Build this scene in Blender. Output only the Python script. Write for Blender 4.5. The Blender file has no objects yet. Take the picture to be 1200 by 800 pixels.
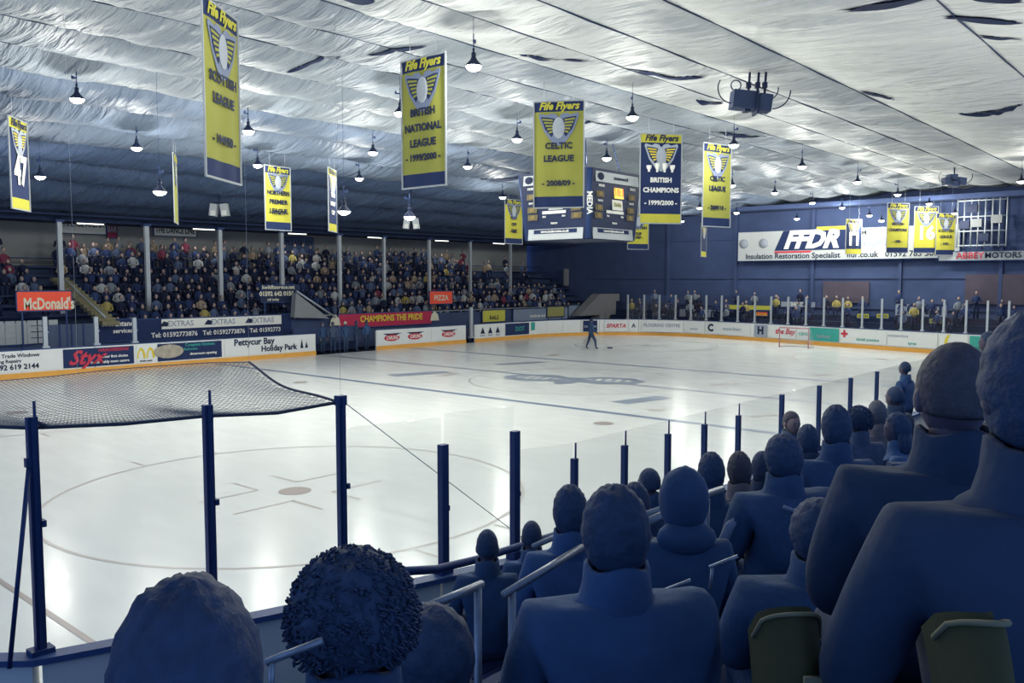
import bpy, bmesh, math, random
from mathutils import Vector, Matrix
random.seed(7)
S = bpy.context.scene
COL = S.collection
PI = math.pi
# ------------------------------------------------------------------ camera, world, exposure
F_PX, CAM_H = 989.0, 4.15
PITCH, YAW = math.atan(72/989), math.atan(870/992)       # looks a little down, 41 degrees off the long side
cd = bpy.data.cameras.new('camera'); cam = bpy.data.objects.new('camera', cd); COL.objects.link(cam)
cd.sensor_width = 36; cd.lens = 36*F_PX/1200; cd.clip_start = .05; cd.clip_end = 300
cam.location = (0, 0, CAM_H)
cam.rotation_euler = (PI/2-PITCH, 0, YAW-PI/2)
S.camera = cam
w = bpy.data.worlds.new('world'); S.world = w; w.use_nodes = True
w.node_tree.nodes['Background'].inputs[0].default_value = (.25, .45, .95, 1)
w.node_tree.nodes['Background'].inputs[1].default_value = 1.0
vs = S.view_settings; vs.view_transform = 'Standard'; vs.look = 'None'; vs.gamma = 1; vs.exposure = 0.0
vs.use_curve_mapping = False
LAMP_W = 360
LAMP_COL = (1.0, .985, .90)

def ray(u, v):
    a = (u-600)/F_PX; b = (400-v)/F_PX
    fh = (math.cos(YAW), math.sin(YAW)); R = (math.sin(YAW), -math.cos(YAW))
    ct, st = math.cos(PITCH), math.sin(PITCH)
    return Vector((fh[0]*ct+a*R[0]+b*fh[0]*st, fh[1]*ct+a*R[1]+b*fh[1]*st, -st+b*ct))
CAMP = Vector((0, 0, CAM_H))
def at(u, v, D): return CAMP+ray(u, v)*D                 # real point at depth D metres
def gz(u, v, z=0): d = ray(u, v); return CAMP+d*((z-CAM_H)/d.z)
def ay(u, v, Y): d = ray(u, v); return CAMP+d*(Y/d.y)
def ax(u, v, X): d = ray(u, v); return CAMP+d*(X/d.x)
def lerp(a, b, t): return a+(b-a)*t
def interp(pts, x):
    if x <= pts[0][0]: return pts[0][1]
    for (a, b), (c, d) in zip(pts, pts[1:]):
        if x <= c: return lerp(b, d, (x-a)/(c-a))
    return pts[-1][1]

# ------------------------------------------------------------------ materials
def lin(h):
    if not isinstance(h, str): return tuple(h)
    h = h.lstrip('#'); r = []
    for i in (0, 2, 4):
        c = int(h[i:i+2], 16)/255; r.append(c/12.92 if c <= .04045 else ((c+.055)/1.055)**2.4)
    return tuple(r)
MATS = {}
def mat(name, rgb, rough=.7, metal=0, var=.18, scale=6, bump=0, emit=0, spec=.3):
    if name in MATS: return MATS[name]
    m = bpy.data.materials.new(name); m.use_nodes = True; nt = m.node_tree; b = nt.nodes['Principled BSDF']
    c = lin(rgb)
    b.inputs['Roughness'].default_value = rough; b.inputs['Metallic'].default_value = metal
    b.inputs['Specular IOR Level'].default_value = spec
    tc = nt.nodes.new('ShaderNodeTexCoord'); nz = nt.nodes.new('ShaderNodeTexNoise'); nz.inputs['Scale'].default_value = scale
    nz.inputs['Detail'].default_value = 3
    nt.links.new(tc.outputs['Object'], nz.inputs['Vector'])
    mx = nt.nodes.new('ShaderNodeMix'); mx.data_type = 'RGBA'
    mx.inputs[6].default_value = tuple(x*(1-var) for x in c)+(1,); mx.inputs[7].default_value = tuple(min(1, x*(1+var)) for x in c)+(1,)
    nt.links.new(nz.outputs['Fac'], mx.inputs[0]); nt.links.new(mx.outputs[2], b.inputs['Base Color'])
    if bump:
        bp = nt.nodes.new('ShaderNodeBump'); bp.inputs['Strength'].default_value = bump; bp.inputs['Distance'].default_value = .02
        nt.links.new(nz.outputs['Fac'], bp.inputs['Height']); nt.links.new(bp.outputs[0], b.inputs['Normal'])
    if emit:
        b.inputs['Emission Color'].default_value = c+(1,); b.inputs['Emission Strength'].default_value = emit
    MATS[name] = m; return m
NAVY = mat('navy_cloth', (.012, .03, .09), .85, scale=9)
YEL = mat('yellow_cloth', '#979846', .8, var=.06, scale=3)
YEL2 = mat('yellow_cloth_bright', '#bdb845', .8, var=.06, scale=3)
BNAVY = mat('banner_navy', '#1f2f57', .8, var=.1)
WHITE = mat('white_print', '#e8e8e0', .7, var=.04)
CREAM = mat('cream_print', '#d8d4bd', .7, var=.06)
INK = mat('ink_navy', '#1b2746', .7, var=.05)
RED = mat('red_print', '#c23a4c', .7, var=.1)
GREYP = mat('grey_print', '#9aa3b0', .7, var=.1)
TEAL = mat('teal_print', '#3fa095', .7, var=.1)
BOARDW = mat('white_board_panel', '#dcdfdc', .35, var=.05, scale=2)
KICK = mat('yellow_kickplate', '#e0a54e', .45, var=.1, scale=2)
METAL = mat('dark_blue_metal', '#2c4270', .5, .2, var=.1)
METALL = mat('pale_metal_post', '#a9b1b8', .45, .3, var=.1)
RAILM = mat('worn_grey_rail', '#8d96a4', .4, .5, var=.25, scale=20)
BLACK = mat('dark_housing', '#1c2946', .6, var=.1)
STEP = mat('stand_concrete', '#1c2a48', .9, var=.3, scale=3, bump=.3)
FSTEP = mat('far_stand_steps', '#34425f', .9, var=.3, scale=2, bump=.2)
GREYW = mat('grey_wall_paint', '#868a8c', .85, var=.15, scale=1.2)
DARKW = mat('dark_wall_paint', '#3e4d72', .85, var=.25, scale=1.0)
BROWNW = mat('brown_wall_panel', '#504a58', .85, var=.25, scale=1.5)
BENCH = mat('bench_plank', '#22345e', .6, var=.25, scale=8)
CORD = mat('seam_cord', '#33435f', .8)
ROPE = mat('net_rope', '#3a465a', .8)
NETM = mat('net_twine', '#6f7883', .85)

def glass_mat():
    m = bpy.data.materials.new('clear_glass'); m.use_nodes = True; nt = m.node_tree; nt.nodes.remove(nt.nodes['Principled BSDF'])
    o = nt.nodes['Material Output']; t = nt.nodes.new('ShaderNodeBsdfTransparent'); t.inputs[0].default_value = (.955, .965, .965, 1)
    g = nt.nodes.new('ShaderNodeBsdfGlossy'); g.inputs['Roughness'].default_value = .05
    lw = nt.nodes.new('ShaderNodeLayerWeight'); pw = nt.nodes.new('ShaderNodeMath'); pw.operation = 'POWER'; pw.inputs[1].default_value = 4
    fr = nt.nodes.new('ShaderNodeMath'); fr.operation = 'MULTIPLY_ADD'; fr.inputs[1].default_value = .30; fr.inputs[2].default_value = .02
    nt.links.new(lw.outputs['Facing'], pw.inputs[0]); nt.links.new(pw.outputs[0], fr.inputs[0])
    mx = nt.nodes.new('ShaderNodeMixShader'); nt.links.new(fr.outputs[0], mx.inputs[0]); nt.links.new(t.outputs[0], mx.inputs[1]); nt.links.new(g.outputs[0], mx.inputs[2])
    nt.links.new(mx.outputs[0], o.inputs[0]); return m
GLASS = glass_mat()

def ice_mat():
    m = bpy.data.materials.new('resurfaced_ice'); m.use_nodes = True; nt = m.node_tree; b = nt.nodes['Principled BSDF']
    tc = nt.nodes.new('ShaderNodeTexCoord')
    n1 = nt.nodes.new('ShaderNodeTexNoise'); n1.inputs['Scale'].default_value = .35; n1.inputs['Detail'].default_value = 6
    n2 = nt.nodes.new('ShaderNodeTexNoise'); n2.inputs['Scale'].default_value = 3; n2.inputs['Detail'].default_value = 8
    mp = nt.nodes.new('ShaderNodeMapping'); mp.inputs['Scale'].default_value = (1, .25, 1)
    nt.links.new(tc.outputs['Object'], n1.inputs['Vector']); nt.links.new(tc.outputs['Object'], mp.inputs[0]); nt.links.new(mp.outputs[0], n2.inputs['Vector'])
    mx = nt.nodes.new('ShaderNodeMix'); mx.data_type = 'RGBA'
    mx.inputs[6].default_value = (.76, .80, .79, 1); mx.inputs[7].default_value = (.86, .885, .85, 1)
    nt.links.new(n1.outputs['Fac'], mx.inputs[0]); nt.links.new(mx.outputs[2], b.inputs['Base Color'])
    r = nt.nodes.new('ShaderNodeMapRange'); r.inputs[3].default_value = .10; r.inputs[4].default_value = .32
    nt.links.new(n2.outputs['Fac'], r.inputs[0]); nt.links.new(r.outputs[0], b.inputs['Roughness'])
    b.inputs['Specular IOR Level'].default_value = .35; b.inputs['IOR'].default_value = 1.31
    return m
ICE = ice_mat()

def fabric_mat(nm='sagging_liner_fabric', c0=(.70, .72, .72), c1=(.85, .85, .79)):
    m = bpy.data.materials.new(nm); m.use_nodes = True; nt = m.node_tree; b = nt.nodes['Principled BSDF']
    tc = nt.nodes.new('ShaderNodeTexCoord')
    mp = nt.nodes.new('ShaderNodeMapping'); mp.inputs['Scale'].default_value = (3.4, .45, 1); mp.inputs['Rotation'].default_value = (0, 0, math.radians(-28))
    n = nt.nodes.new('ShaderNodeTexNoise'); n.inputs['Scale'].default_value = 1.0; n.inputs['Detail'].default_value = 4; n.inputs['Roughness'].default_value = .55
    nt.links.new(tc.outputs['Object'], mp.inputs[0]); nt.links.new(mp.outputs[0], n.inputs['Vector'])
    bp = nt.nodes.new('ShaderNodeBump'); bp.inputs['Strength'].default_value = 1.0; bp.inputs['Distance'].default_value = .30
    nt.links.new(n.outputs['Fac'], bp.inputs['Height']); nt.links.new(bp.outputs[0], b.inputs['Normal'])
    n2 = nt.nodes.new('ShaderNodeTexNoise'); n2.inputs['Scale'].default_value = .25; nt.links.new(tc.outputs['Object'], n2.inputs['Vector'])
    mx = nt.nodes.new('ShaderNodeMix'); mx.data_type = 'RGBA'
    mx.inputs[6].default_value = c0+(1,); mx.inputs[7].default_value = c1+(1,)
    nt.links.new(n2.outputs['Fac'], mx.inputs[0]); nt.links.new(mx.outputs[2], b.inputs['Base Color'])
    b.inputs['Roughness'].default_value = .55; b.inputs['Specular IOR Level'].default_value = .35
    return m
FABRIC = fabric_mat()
FAB = [FABRIC, fabric_mat('liner_fabric_slight_shade', (.42, .455, .49), (.56, .575, .56)), fabric_mat('liner_fabric_half_shade', (.21, .25, .31), (.30, .34, .37)), fabric_mat('liner_fabric_deep_shade', (.13, .175, .26), (.19, .235, .31)), fabric_mat('liner_fabric_full_shade', (.05, .085, .17), (.09, .13, .22))]  # one liner in stepped tones: the ceiling's falling light is put into the colour

# ------------------------------------------------------------------ mesh helpers
class MB:
    def __init__(s): s.v = []; s.f = []; s.m = []; s.smooth = []
    def add(s, vs_, fs, mi=0, sm=False):
        o = len(s.v); s.v += [tuple(p) for p in vs_]
        for f in fs: s.f.append([i+o for i in f]); s.m.append(mi); s.smooth.append(sm)
    def box(s, c, d, mi=0, rz=0, M=None):
        x, y, z = d[0]/2, d[1]/2, d[2]/2
        P = [Vector((a*x, b*y, e*z)) for e in (-1, 1) for b in (-1, 1) for a in (-1, 1)]
        R = Matrix.Rotation(rz, 3, 'Z') if M is None else M
        P = [R @ p+Vector(c) for p in P]
        s.add(P, [(0, 2, 3, 1), (4, 5, 7, 6), (0, 1, 5, 4), (2, 6, 7, 3), (0, 4, 6, 2), (1, 3, 7, 5)], mi)
    def quad(s, a, b, c, d, mi=0): s.add([a, b, c, d], [(0, 1, 2, 3)], mi)
    def tube(s, pts, r, n=8, mi=0, caps=True, sm=True):
        pts = [Vector(p) for p in pts]; rs = r if isinstance(r, (list, tuple)) else [r]*len(pts)
        V = []; prev = None
        for i, p in enumerate(pts):
            t = (pts[min(i+1, len(pts)-1)]-pts[max(i-1, 0)])
            t = t.normalized() if t.length > 1e-9 else Vector((0, 0, 1))
            if prev is None:
                up = Vector((0, 0, 1)) if abs(t.z) < .9 else Vector((1, 0, 0)); a = t.cross(up).normalized()
            else: a = (prev-t*prev.dot(t)).normalized()
            prev = a; b = t.cross(a)
            for k in range(n):
                q = 2*PI*k/n; V.append(p+(a*math.cos(q)+b*math.sin(q))*rs[i])
        Fc = []
        for i in range(len(pts)-1):
            for k in range(n):
                Fc.append((i*n+k, i*n+(k+1) % n, (i+1)*n+(k+1) % n, (i+1)*n+k))
        if caps: Fc.append(tuple(range(n))[::-1]); Fc.append(tuple((len(pts)-1)*n+k for k in range(n)))
        s.add(V, Fc, mi, sm)
    def rings(s, rings, mi=0, capb=True, capt=True, sm=True):  # rings of points, same count
        n = len(rings[0]); V = [p for r in rings for p in r]; Fc = []
        for i in range(len(rings)-1):
            for k in range(n): Fc.append((i*n+k, i*n+(k+1) % n, (i+1)*n+(k+1) % n, (i+1)*n+k))
        if capb: Fc.append(tuple(range(n))[::-1])
        if capt: Fc.append(tuple((len(rings)-1)*n+k for k in range(n)))
        s.add(V, Fc, mi, sm)
    def ell(s, c, r, nu=12, nv=8, mi=0, M=None, fn=None):
        R = []
        for i in range(nv+1):
            ph = -PI/2+PI*i/nv; ring = []
            ph = max(-PI/2+.03, min(PI/2-.03, ph))
            for k in range(nu):
                q = 2*PI*k/nu; d = Vector((math.cos(ph)*math.cos(q), math.cos(ph)*math.sin(q), math.sin(ph)))
                p = Vector((d.x*r[0], d.y*r[1], d.z*r[2]))
                if fn: p = fn(p, d)
                if M is not None: p = M @ p
                ring.append(p+Vector(c))
            R.append(ring)
        s.rings(R, mi)
    def lathe(s, prof, c=(0, 0, 0), n=14, mi=0, caps=False):
        R = [[Vector((r*math.cos(2*PI*k/n)+c[0], r*math.sin(2*PI*k/n)+c[1], z+c[2])) for k in range(n)] for r, z in prof]
        s.rings(R, mi, caps, caps)
    def poly(s, pts, y0, y1, mi=0):  # polygon in xz plane, extruded in y
        n = len(pts); V = [(p[0], y0, p[1]) for p in pts]+[(p[0], y1, p[1]) for p in pts]
        s.add(V, [tuple(range(n)), tuple(range(n, 2*n))[::-1]]+[(i, i+n, (i+1) % n+n, (i+1) % n) for i in range(n)], mi)
    def mesh(s, name, mats):
        me = bpy.data.meshes.new(name); me.from_pydata(s.v, [], s.f)
        for m in (mats if isinstance(mats, (list, tuple)) else [mats]): me.materials.append(m)
        me.polygons.foreach_set('material_index', s.m); me.polygons.foreach_set('use_smooth', s.smooth); me.update(); return me
    def obj(s, name, mats, parent=None, **k): return link(name, s.mesh(name, mats), parent, **k)
def link(name, me, parent=None, loc=None, rz=0, label=None, cat=None, group=None, kind=None):
    o = bpy.data.objects.new(name, me); COL.objects.link(o)
    if parent: o.parent = parent
    if loc is not None: o.location = loc
    if rz: o.rotation_euler = (0, 0, rz)
    if label: o['label'] = label
    if cat: o['category'] = cat
    if group: o['group'] = group
    if kind: o['kind'] = kind
    return o
def thing(name, label, cat, loc=(0, 0, 0), rz=0, group=None): return link(name, None, None, loc, rz, label, cat, group)

_tm = {}
def text_mesh(body, size, bold=.0, shear=0, sx=1):
    key = (body, size, bold, shear, sx)
    if key in _tm: return _tm[key]
    c = bpy.data.curves.new('lettering', 'FONT'); c.body = body; c.size = size; c.align_x = 'CENTER'; c.align_y = 'CENTER'
    c.offset = bold*size; c.shear = shear; c.extrude = .004; c.resolution_u = 2
    o = bpy.data.objects.new('t', c); COL.objects.link(o)
    bpy.context.view_layer.update()
    me = bpy.data.meshes.new_from_object(o.evaluated_get(bpy.context.evaluated_depsgraph_get()))
    bpy.data.objects.remove(o)
    # font lies in xy, turn to xz facing -y
    for v in me.vertices: v.co = Vector((v.co.x*sx, -v.co.z, v.co.y))
    for p in me.polygons: p.material_index = 0
    me.materials.clear(); _tm[key] = me; return me
def text(body, size, m, parent, x, z, y=-.02, bold=.02, shear=0, sx=1, maxw=None):
    me = text_mesh(body, size, bold, shear, sx).copy()
    if maxw:
        xs = [v.co.x for v in me.vertices]; wd = max(xs)-min(xs)
        if wd > maxw:
            k = maxw/wd
            for v in me.vertices: v.co.x *= k
    me.materials.append(m)
    return link('lettering', me, parent, (x, y, z))

# ------------------------------------------------------------------ rink outline
def arc(cx, cy, r, a0, a1, n):
    return [(cx+r*math.cos(math.radians(lerp(a0, a1, i/n))), cy+r*math.sin(math.radians(lerp(a0, a1, i/n)))) for i in range(n+1)]
YN, YF = 5.56, 38.9
near_corner = [(-.2, 12.6), (.05, 11.0), (.55, 9.5), (1.3, 8.2), (2.4, 7.05), (3.6, 6.62), (4.72, 6.27), (5.7, 6.0), (6.57, 5.77), (7.3, YN)]
near_side = [(x, YN) for x in (8.3, 9.5, 11, 14, 18, 24, 30, 36, 42)]
corner_ne = arc(43.6, 13.2, 7.64, -90, -5, 7)
endl = [(51.6, 14.0), (52.9, 19.5), (54.2, 25.0), (54.9, 28.6)]
corner_fe = arc(46.6, 30.4, 8.5, 0, 90, 9)
far_side = [(x, YF) for x in (40, 34, 28, 22, 16, 10)]
corner_fn = arc(8.0, 30.8, 8.1, 90, 180, 7)
PATH = near_corner+near_side+corner_ne+endl+corner_fe+far_side+corner_fn
ICEZ = 0.0
# ---- the setting
m = MB(); n = len(PATH)
m.add([(x, y, 0) for x, y in PATH]+[(x, y, -.12) for x, y in PATH], [tuple(range(n)), tuple(range(n, 2*n))[::-1]]+[(i, i+n, (i+1) % n+n, (i+1) % n) for i in range(n)])
ice = m.obj('floor_ice', ICE, kind='structure', label='white ice sheet of the rink with painted lines and circles')
m = MB(); m.box((26, 22, -.2), (78, 60, .15)); m.obj('floor', STEP, kind='structure', label='dark concrete floor around the rink')

def strip(name, pts, wd, mm, z=.004, label=None):
    m = MB(); L = []
    for i, p in enumerate(pts):
        a = Vector(pts[max(i-1, 0)]); b = Vector(pts[min(i+1, len(pts)-1)]); t = (b-a).normalized(); nn = Vector((-t.y, t.x))
        q = Vector(p); L.append((q+nn*wd/2, q-nn*wd/2))
    for (a, b), (c, d) in zip(L, L[1:]): m.quad((a.x, a.y, z), (b.x, b.y, z), (d.x, d.y, z), (c.x, c.y, z))
    return m.obj(name, mm, ice, label=label)
BLINE = mat('blue_line_paint', '#7e8da5', .3, var=.12, scale=2); RLINE = mat('centre_line_paint', '#989fae', .3, var=.15, scale=2)
FAINT = mat('faint_circle_paint', '#bdb9b4', .3, var=.1, scale=3); DOT = mat('faint_red_dot_paint', '#aaa09c', .3, var=.1)
strip('blue_line', [(21.75, YN+.1), (21.75, YF-.3)], .32, BLINE)
strip('centre_line', [(28.2, YN+.1), (28.2, YF-.3)], .3, RLINE)
strip('blue_line', [(34.6, YN+.1), (34.6, YF-.3)], .32, BLINE)
strip('goal_line', [(3.9, 7.0), (3.9, 37.6)], .08, DOT)
strip('goal_line', [(50.6, 12.0), (50.6, 36.0)], .08, DOT)
def ring(cx, cy, r, wd, mm, name='face_off_circle'):
    strip(name, [(cx+r*math.cos(2*PI*i/64), cy+r*math.sin(2*PI*i/64)) for i in range(65)], wd, mm)
def disc(cx, cy, r, mm, name='face_off_dot', sx=1):
    m = MB(); m.add([(cx+r*math.cos(2*PI*i/24)*sx, cy+r*math.sin(2*PI*i/24), .005) for i in range(24)], [tuple(range(24))]); m.obj(name, mm, ice)
for cx, cy in ((9.5, 14.03), (9.5, 29.0), (46.0, 14.5), (46.0, 29.0)):
    ring(cx, cy, 4.5, .07, FAINT); disc(cx, cy, .32, DOT)
    for sx in (-1, 1):
        for sy in (-1, 1):
            strip('hash_mark', [(cx+sx*.45, cy+sy*.6), (cx+sx*1.7, cy+sy*.6)], .07, FAINT)
            strip('hash_mark', [(cx+sx*.45, cy+sy*.6), (cx+sx*.45, cy+sy*1.5)], .07, FAINT)
    for sx in (-.9, .9):
        for sy in (-1, 1): strip('hash_mark', [(cx+sx, cy+sy*4.5), (cx+sx, cy+sy*5.1)], .07, FAINT)
for cx, cy in ((20, 14.0), (20, 29), (36.5, 14.0), (36.5, 29)): disc(cx, cy, .3, DOT)
CX, CY = 28.0, 21.0
ring(CX, CY, 4.45, .06, FAINT, 'centre_circle')
# painted winged club emblem at centre ice, spread across the view: axis from far left to near right
E1 = (gz(752, 449)-gz(588, 442)); EC = (gz(752, 449)+gz(588, 442))/2; LE = E1.length/2; e1 = E1.normalized(); e2 = Vector((-e1.y, e1.x, 0))
def ept(a, b, z=.006): p = EC+e1*a*LE+e2*b*LE*1.55; return (p.x, p.y, z)
EMB = mat('emblem_paint', '#97a2b1', .3, var=.3, scale=1.2)
m = MB()
for sgn in (-1, 1):
    N = 28; V = []
    for i in range(N):
        q = 2*PI*i/N; wob = 1+.05*math.sin(q*7)
        V.append(ept(sgn*.52+.48*math.cos(q)*wob, .26*math.sin(q)*wob+.08)); V.append(ept(sgn*.50+.33*math.cos(q), .13*math.sin(q)+.10))
    for i in range(N): j = (i+1) % N; m.quad(V[2*i], V[2*i+1], V[2*j+1], V[2*j])
    for k in range(4):
        a = .28+k*.14; m.quad(ept(sgn*a, .0, .007), ept(sgn*(a+.05), .0, .007), ept(sgn*(a+.03), .2, .007), ept(sgn*(a-.02), .2, .007))
N = 20
m.add([ept(.17*math.cos(2*PI*i/N), -.05+.26*math.sin(2*PI*i/N), .008) for i in range(N)], [tuple(range(N))])
m.obj('winged_emblem', EMB, ice)
def ground_bar(p, q, wd, mm, name='painted_advert'):
    strip(name, [(p.x, p.y), (q.x, q.y)], wd, mm, .005)
ground_bar(gz(459, 440), gz(524, 435.5), .95, EMB); ground_bar(gz(725, 472), gz(779, 465), .8, EMB)
ground_bar(gz(760, 481), gz(777, 480), .35, FAINT); ground_bar(gz(582, 427), gz(636, 424), .7, RLINE)
ground_bar(gz(833, 451), gz(862, 449), .5, FAINT); ground_bar(gz(515, 441), gz(535, 437), .4, FAINT)
ground_bar(gz(880, 488), gz(925, 484), .3, FAINT)

# ------------------------------------------------------------------ boards
BH = 1.18
def wall_strip(pts, z0, z1, th, out=1):
    m = MB(); L = []
    for i, p in enumerate(pts):
        a = Vector(pts[max(i-1, 0)]); b = Vector(pts[min(i+1, len(pts)-1)]); t = (b-a).normalized(); nn = Vector((t.y, -t.x))*out
        q = Vector(p); L.append((q, q+nn*th))
    for (a, b), (c, d) in zip(L, L[1:]):
        m.quad((a.x, a.y, z0), (c.x, c.y, z0), (c.x, c.y, z1), (a.x, a.y, z1)); m.quad((b.x, b.y, z0), (b.x, b.y, z1), (d.x, d.y, z1), (d.x, d.y, z0))
        m.quad((a.x, a.y, z1), (c.x, c.y, z1), (d.x, d.y, z1), (b.x, b.y, z1)); m.quad((a.x, a.y, z0), (b.x, b.y, z0), (d.x, d.y, z0), (c.x, c.y, z0))
    a, b = L[0]; c, d = L[-1]
    m.quad((a.x, a.y, z0), (a.x, a.y, z1), (b.x, b.y, z1), (b.x, b.y, z0)); m.quad((c.x, c.y, z0), (d.x, d.y, z0), (d.x, d.y, z1), (c.x, c.y, z1))
    return m
def boards(label, pts, group=None, kick=True, capm=None):
    r = thing('rink_boards', label, 'boards', group=group)
    for (a, b) in zip(pts, pts[1:]):     # each board length a piece of its own
        L = (Vector(b)-Vector(a)).length; k = max(1, round(L/2.6))
        for i in range(k):
            g = .012/L; p = [tuple(Vector(a).lerp(Vector(b), i/k+g)), tuple(Vector(a).lerp(Vector(b), (i+1)/k-g))]
            wall_strip(p, 0, BH, .1).obj('board_panel', BOARDW, r)
    wall_strip(pts, BH, BH+.05, .16).obj('cap_rail', capm or METAL, r)
    if kick: wall_strip([(x, y) for x, y in pts], .0, .24, -.03).obj('kickplate', KICK, r)
    return r
DARKB = mat('dark_blue_board_cap', '#3d5687', .5, var=.15)
x_door0, x_door1 = ay(370, 405, YF).x, ay(441, 405, YF).x
xg0, xg1 = ay(546, 395, YF).x, ay(556.5, 395, YF).x
bn = boards('near rink boards with blue sill below the tall posts and along the crowd', corner_fn[3:]+near_corner+near_side+corner_ne[:4], kick=True, capm=DARKB)
be = boards('white advert boards around the far end of the rink', corner_ne[3:]+endl+corner_fe+[(xg1, YF)])
bm_ = boards('short white advert boards between the gate and the bench on the far side', [(xg0, YF), (x_door1, YF)])
bl = boards('white advert boards left of the players gate on the far side', [(x_door0, YF)]+[p for p in far_side if p[0] < x_door0]+corner_fn[:4])
# adverts on the far side boards: (parent, u0, u1, background, [(text, size, material, x share, z, kwargs)])
def advert(parent, u0, u1, bg, items=(), Y=YF, z0=.30, z1=1.12, name='advert', v=410, label=None):
    xa, xb = ay(u0, v, Y).x, ay(u1, v, Y).x
    m = MB(); wd = xb-xa-.04; m.box((0, 0, (z0+z1)/2), (wd, .02, z1-z0))
    o = m.obj(name, bg, parent, loc=((xa+xb)/2, Y-.012, 0), label=label)
    for it in items:
        body, size, mm, sx_, z = it[:5]; kw = it[5] if len(it) > 5 else {}
        kw.setdefault('maxw', wd*.94); text(body, size, mm, o, sx_*wd, z, **kw)
    return o
def shape_on(parent, pts, mm, name='emblem', y=-.018, x=0, z=0):
    m = MB(); m.poly(pts, y, y+.006); return m.obj(name, mm, parent, loc=(x, 0, z))
advert(bl, -60, 71, BOARDW, [('Contact & Trade Windows', .22, INK, 0, .98, {'maxw': 99}), ('& Glazing Repairs', .2, INK, -.05, .76, {}), ('01592 619 2144', .3, INK, .05, .50, {'bold': .03})])
a = advert(bl, 73, 157, BNAVY, [('Styx', .85, RED, -.2, .70, {'shear': .5, 'bold': .03}), ('HAIRDRESSING', .2, RED, .2, 1.0, {'shear': .2}), ('Your first choice', .17, WHITE, .22, .70, {}), ('in Kirkcaldy town centre', .17, WHITE, .15, .47, {})])
a = advert(bl, 159, 182, BOARDW, [('family meals', .12, INK, 0, .38, {})])
GOLD = mat('gold_print', '#d9c542', .7, var=.05)
for sx_ in (-.22, .22):
    shape_on(a, [(sx_+.2*math.cos(t)*1.0, .5+.5*math.sin(t)) for t in [PI*i/10 for i in range(11)]]+[(sx_-.12, .5)]+[(sx_-.02+.11*math.cos(PI-t), .5+.38*math.sin(PI-t)) for t in [PI*i/8 for i in range(9)]][::1]+[(sx_+.13, .5)], GOLD)
TAN = mat('tan_picture', '#a79f90', .7, var=.5, scale=4)
a = advert(bl, 184, 260, BNAVY, [('Complete Kitchens', .2, TEAL, .15, 1.0, {}), ('Bedrooms', .17, TEAL, .0, .80, {}), ('showroom opening', .18, WHITE, .2, .56, {})])
m = MB(); m.ell((-1.1, -.02, .75), (.75, .012, .33), 16, 8); m.obj('picture', TAN, a)
a = advert(bl, 263, 366, BOARDW, [('Pettycur Bay', .46, INK, -.18, .95, {'maxw': 99, 'bold': .03}), ('Holiday Park', .42, INK, .1, .55, {'bold': .03, 'maxw': 3.2})], z1=1.16)
for k, xx in enumerate((1.85, 2.15)): shape_on(a, [(xx, .45), (xx+.2, .45), (xx+.1, .95-.15*k)], INK)
for u0, u1, n_ in ((442, 502, 2), (505, 545, 1)):
    a = advert(bm_, u0, u1, BOARDW)
    xa, xb = ay(u0, 400, YF).x, ay(u1, 400, YF).x; wd = xb-xa
    for k in range(n_):
        xx = (k-(n_-1)/2)*wd/2.2
        m = MB(); m.ell((xx, -.02, .68), (.62, .012, .2), 18, 6); o = m.obj('oval_logo', RED, a); text('CARLING', .3, WHITE, a, xx, .68, y=-.04, shear=.3, maxw=.9)
        shape_on(a, [(xx-.7, .95), (xx+.8, .95), (xx+.4, .85), (xx-.4, .85)], INK)
a = advert(be, 558, 590, BOARDW)
for k in (-1, 0, 1): shape_on(a, [(k*.75-.22, .55), (k*.75+.22, .55), (k*.75+.12, .75), (k*.75, .98), (k*.75-.12, .75)], INK); text('bowl', .2, GREYP, a, k*.75, .43)
a = advert(be, 592, 620, BNAVY, [('DOT', .45, TEAL, .1, .7, {})])
advert(be, 622, 651, TEAL, [('taxi', .35, WHITE, .1, .85, {})], z0=.55)
advert(be, 653, 680, BOARDW, [('TAVERN', .33, INK, -.1, .6, {}), ('grill', .3, GOLD, .1, .9, {})])
# adverts along the end boards: placed on the end line
def on_end(u, off=0):
    d = ray(u, 385); best = None
    pts = corner_ne[3:]+endl+corner_fe
    for a, b in zip(pts, pts[1:]):
        A = Vector(a); B = Vector(b); D = B-A; den = d.x*D.y-d.y*D.x
        if abs(den) < 1e-9: continue
        t = (A.x*D.y-A.y*D.x)/den; s_ = (A.x*d.y-A.y*d.x)/den
        if 0 <= s_ <= 1 and t > 30 and (best is None or t > best[0]): best = (t, Vector((d.x*t, d.y*t)))
    return best[1]
def advert_end(u0, u1, bg, items=(), z0=.30, z1=1.12, label=None):
    A, B = on_end(u0), on_end(u1); c = (A+B)/2; D = (B-A); wd = D.length-.04; rz = math.atan2(D.y, D.x)
    nn = Vector((math.sin(rz), -math.cos(rz)))
    c = c+nn*.05
    m = MB(); m.box((0, 0, (z0+z1)/2), (wd, .02, z1-z0)); o = m.obj('advert', bg, be, loc=(c.x, c.y, 0), rz=rz, label=label)
    for it in items:
        body, size, mm, sx_, z = it[:5]; kw = it[5] if len(it) > 5 else {}
        kw.setdefault('maxw', wd*.9); text(body, size, mm, o, sx_*wd, z, **kw)
    return o
advert_end(683, 700, BNAVY, [('ice skates', .3, GREYP, 0, .7)])
advert_end(708, 735, BOARDW, [('SPARTA', .42, RED, 0, .7, {'shear': .3, 'bold': .03})])
a = advert_end(737, 748, BOARDW, [('A', .45, INK, 0, .72)])
advert_end(752, 800, BOARDW, [('FLOORING CENTRE', .34, GREYP, 0, .78, {'bold': .03})])
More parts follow.
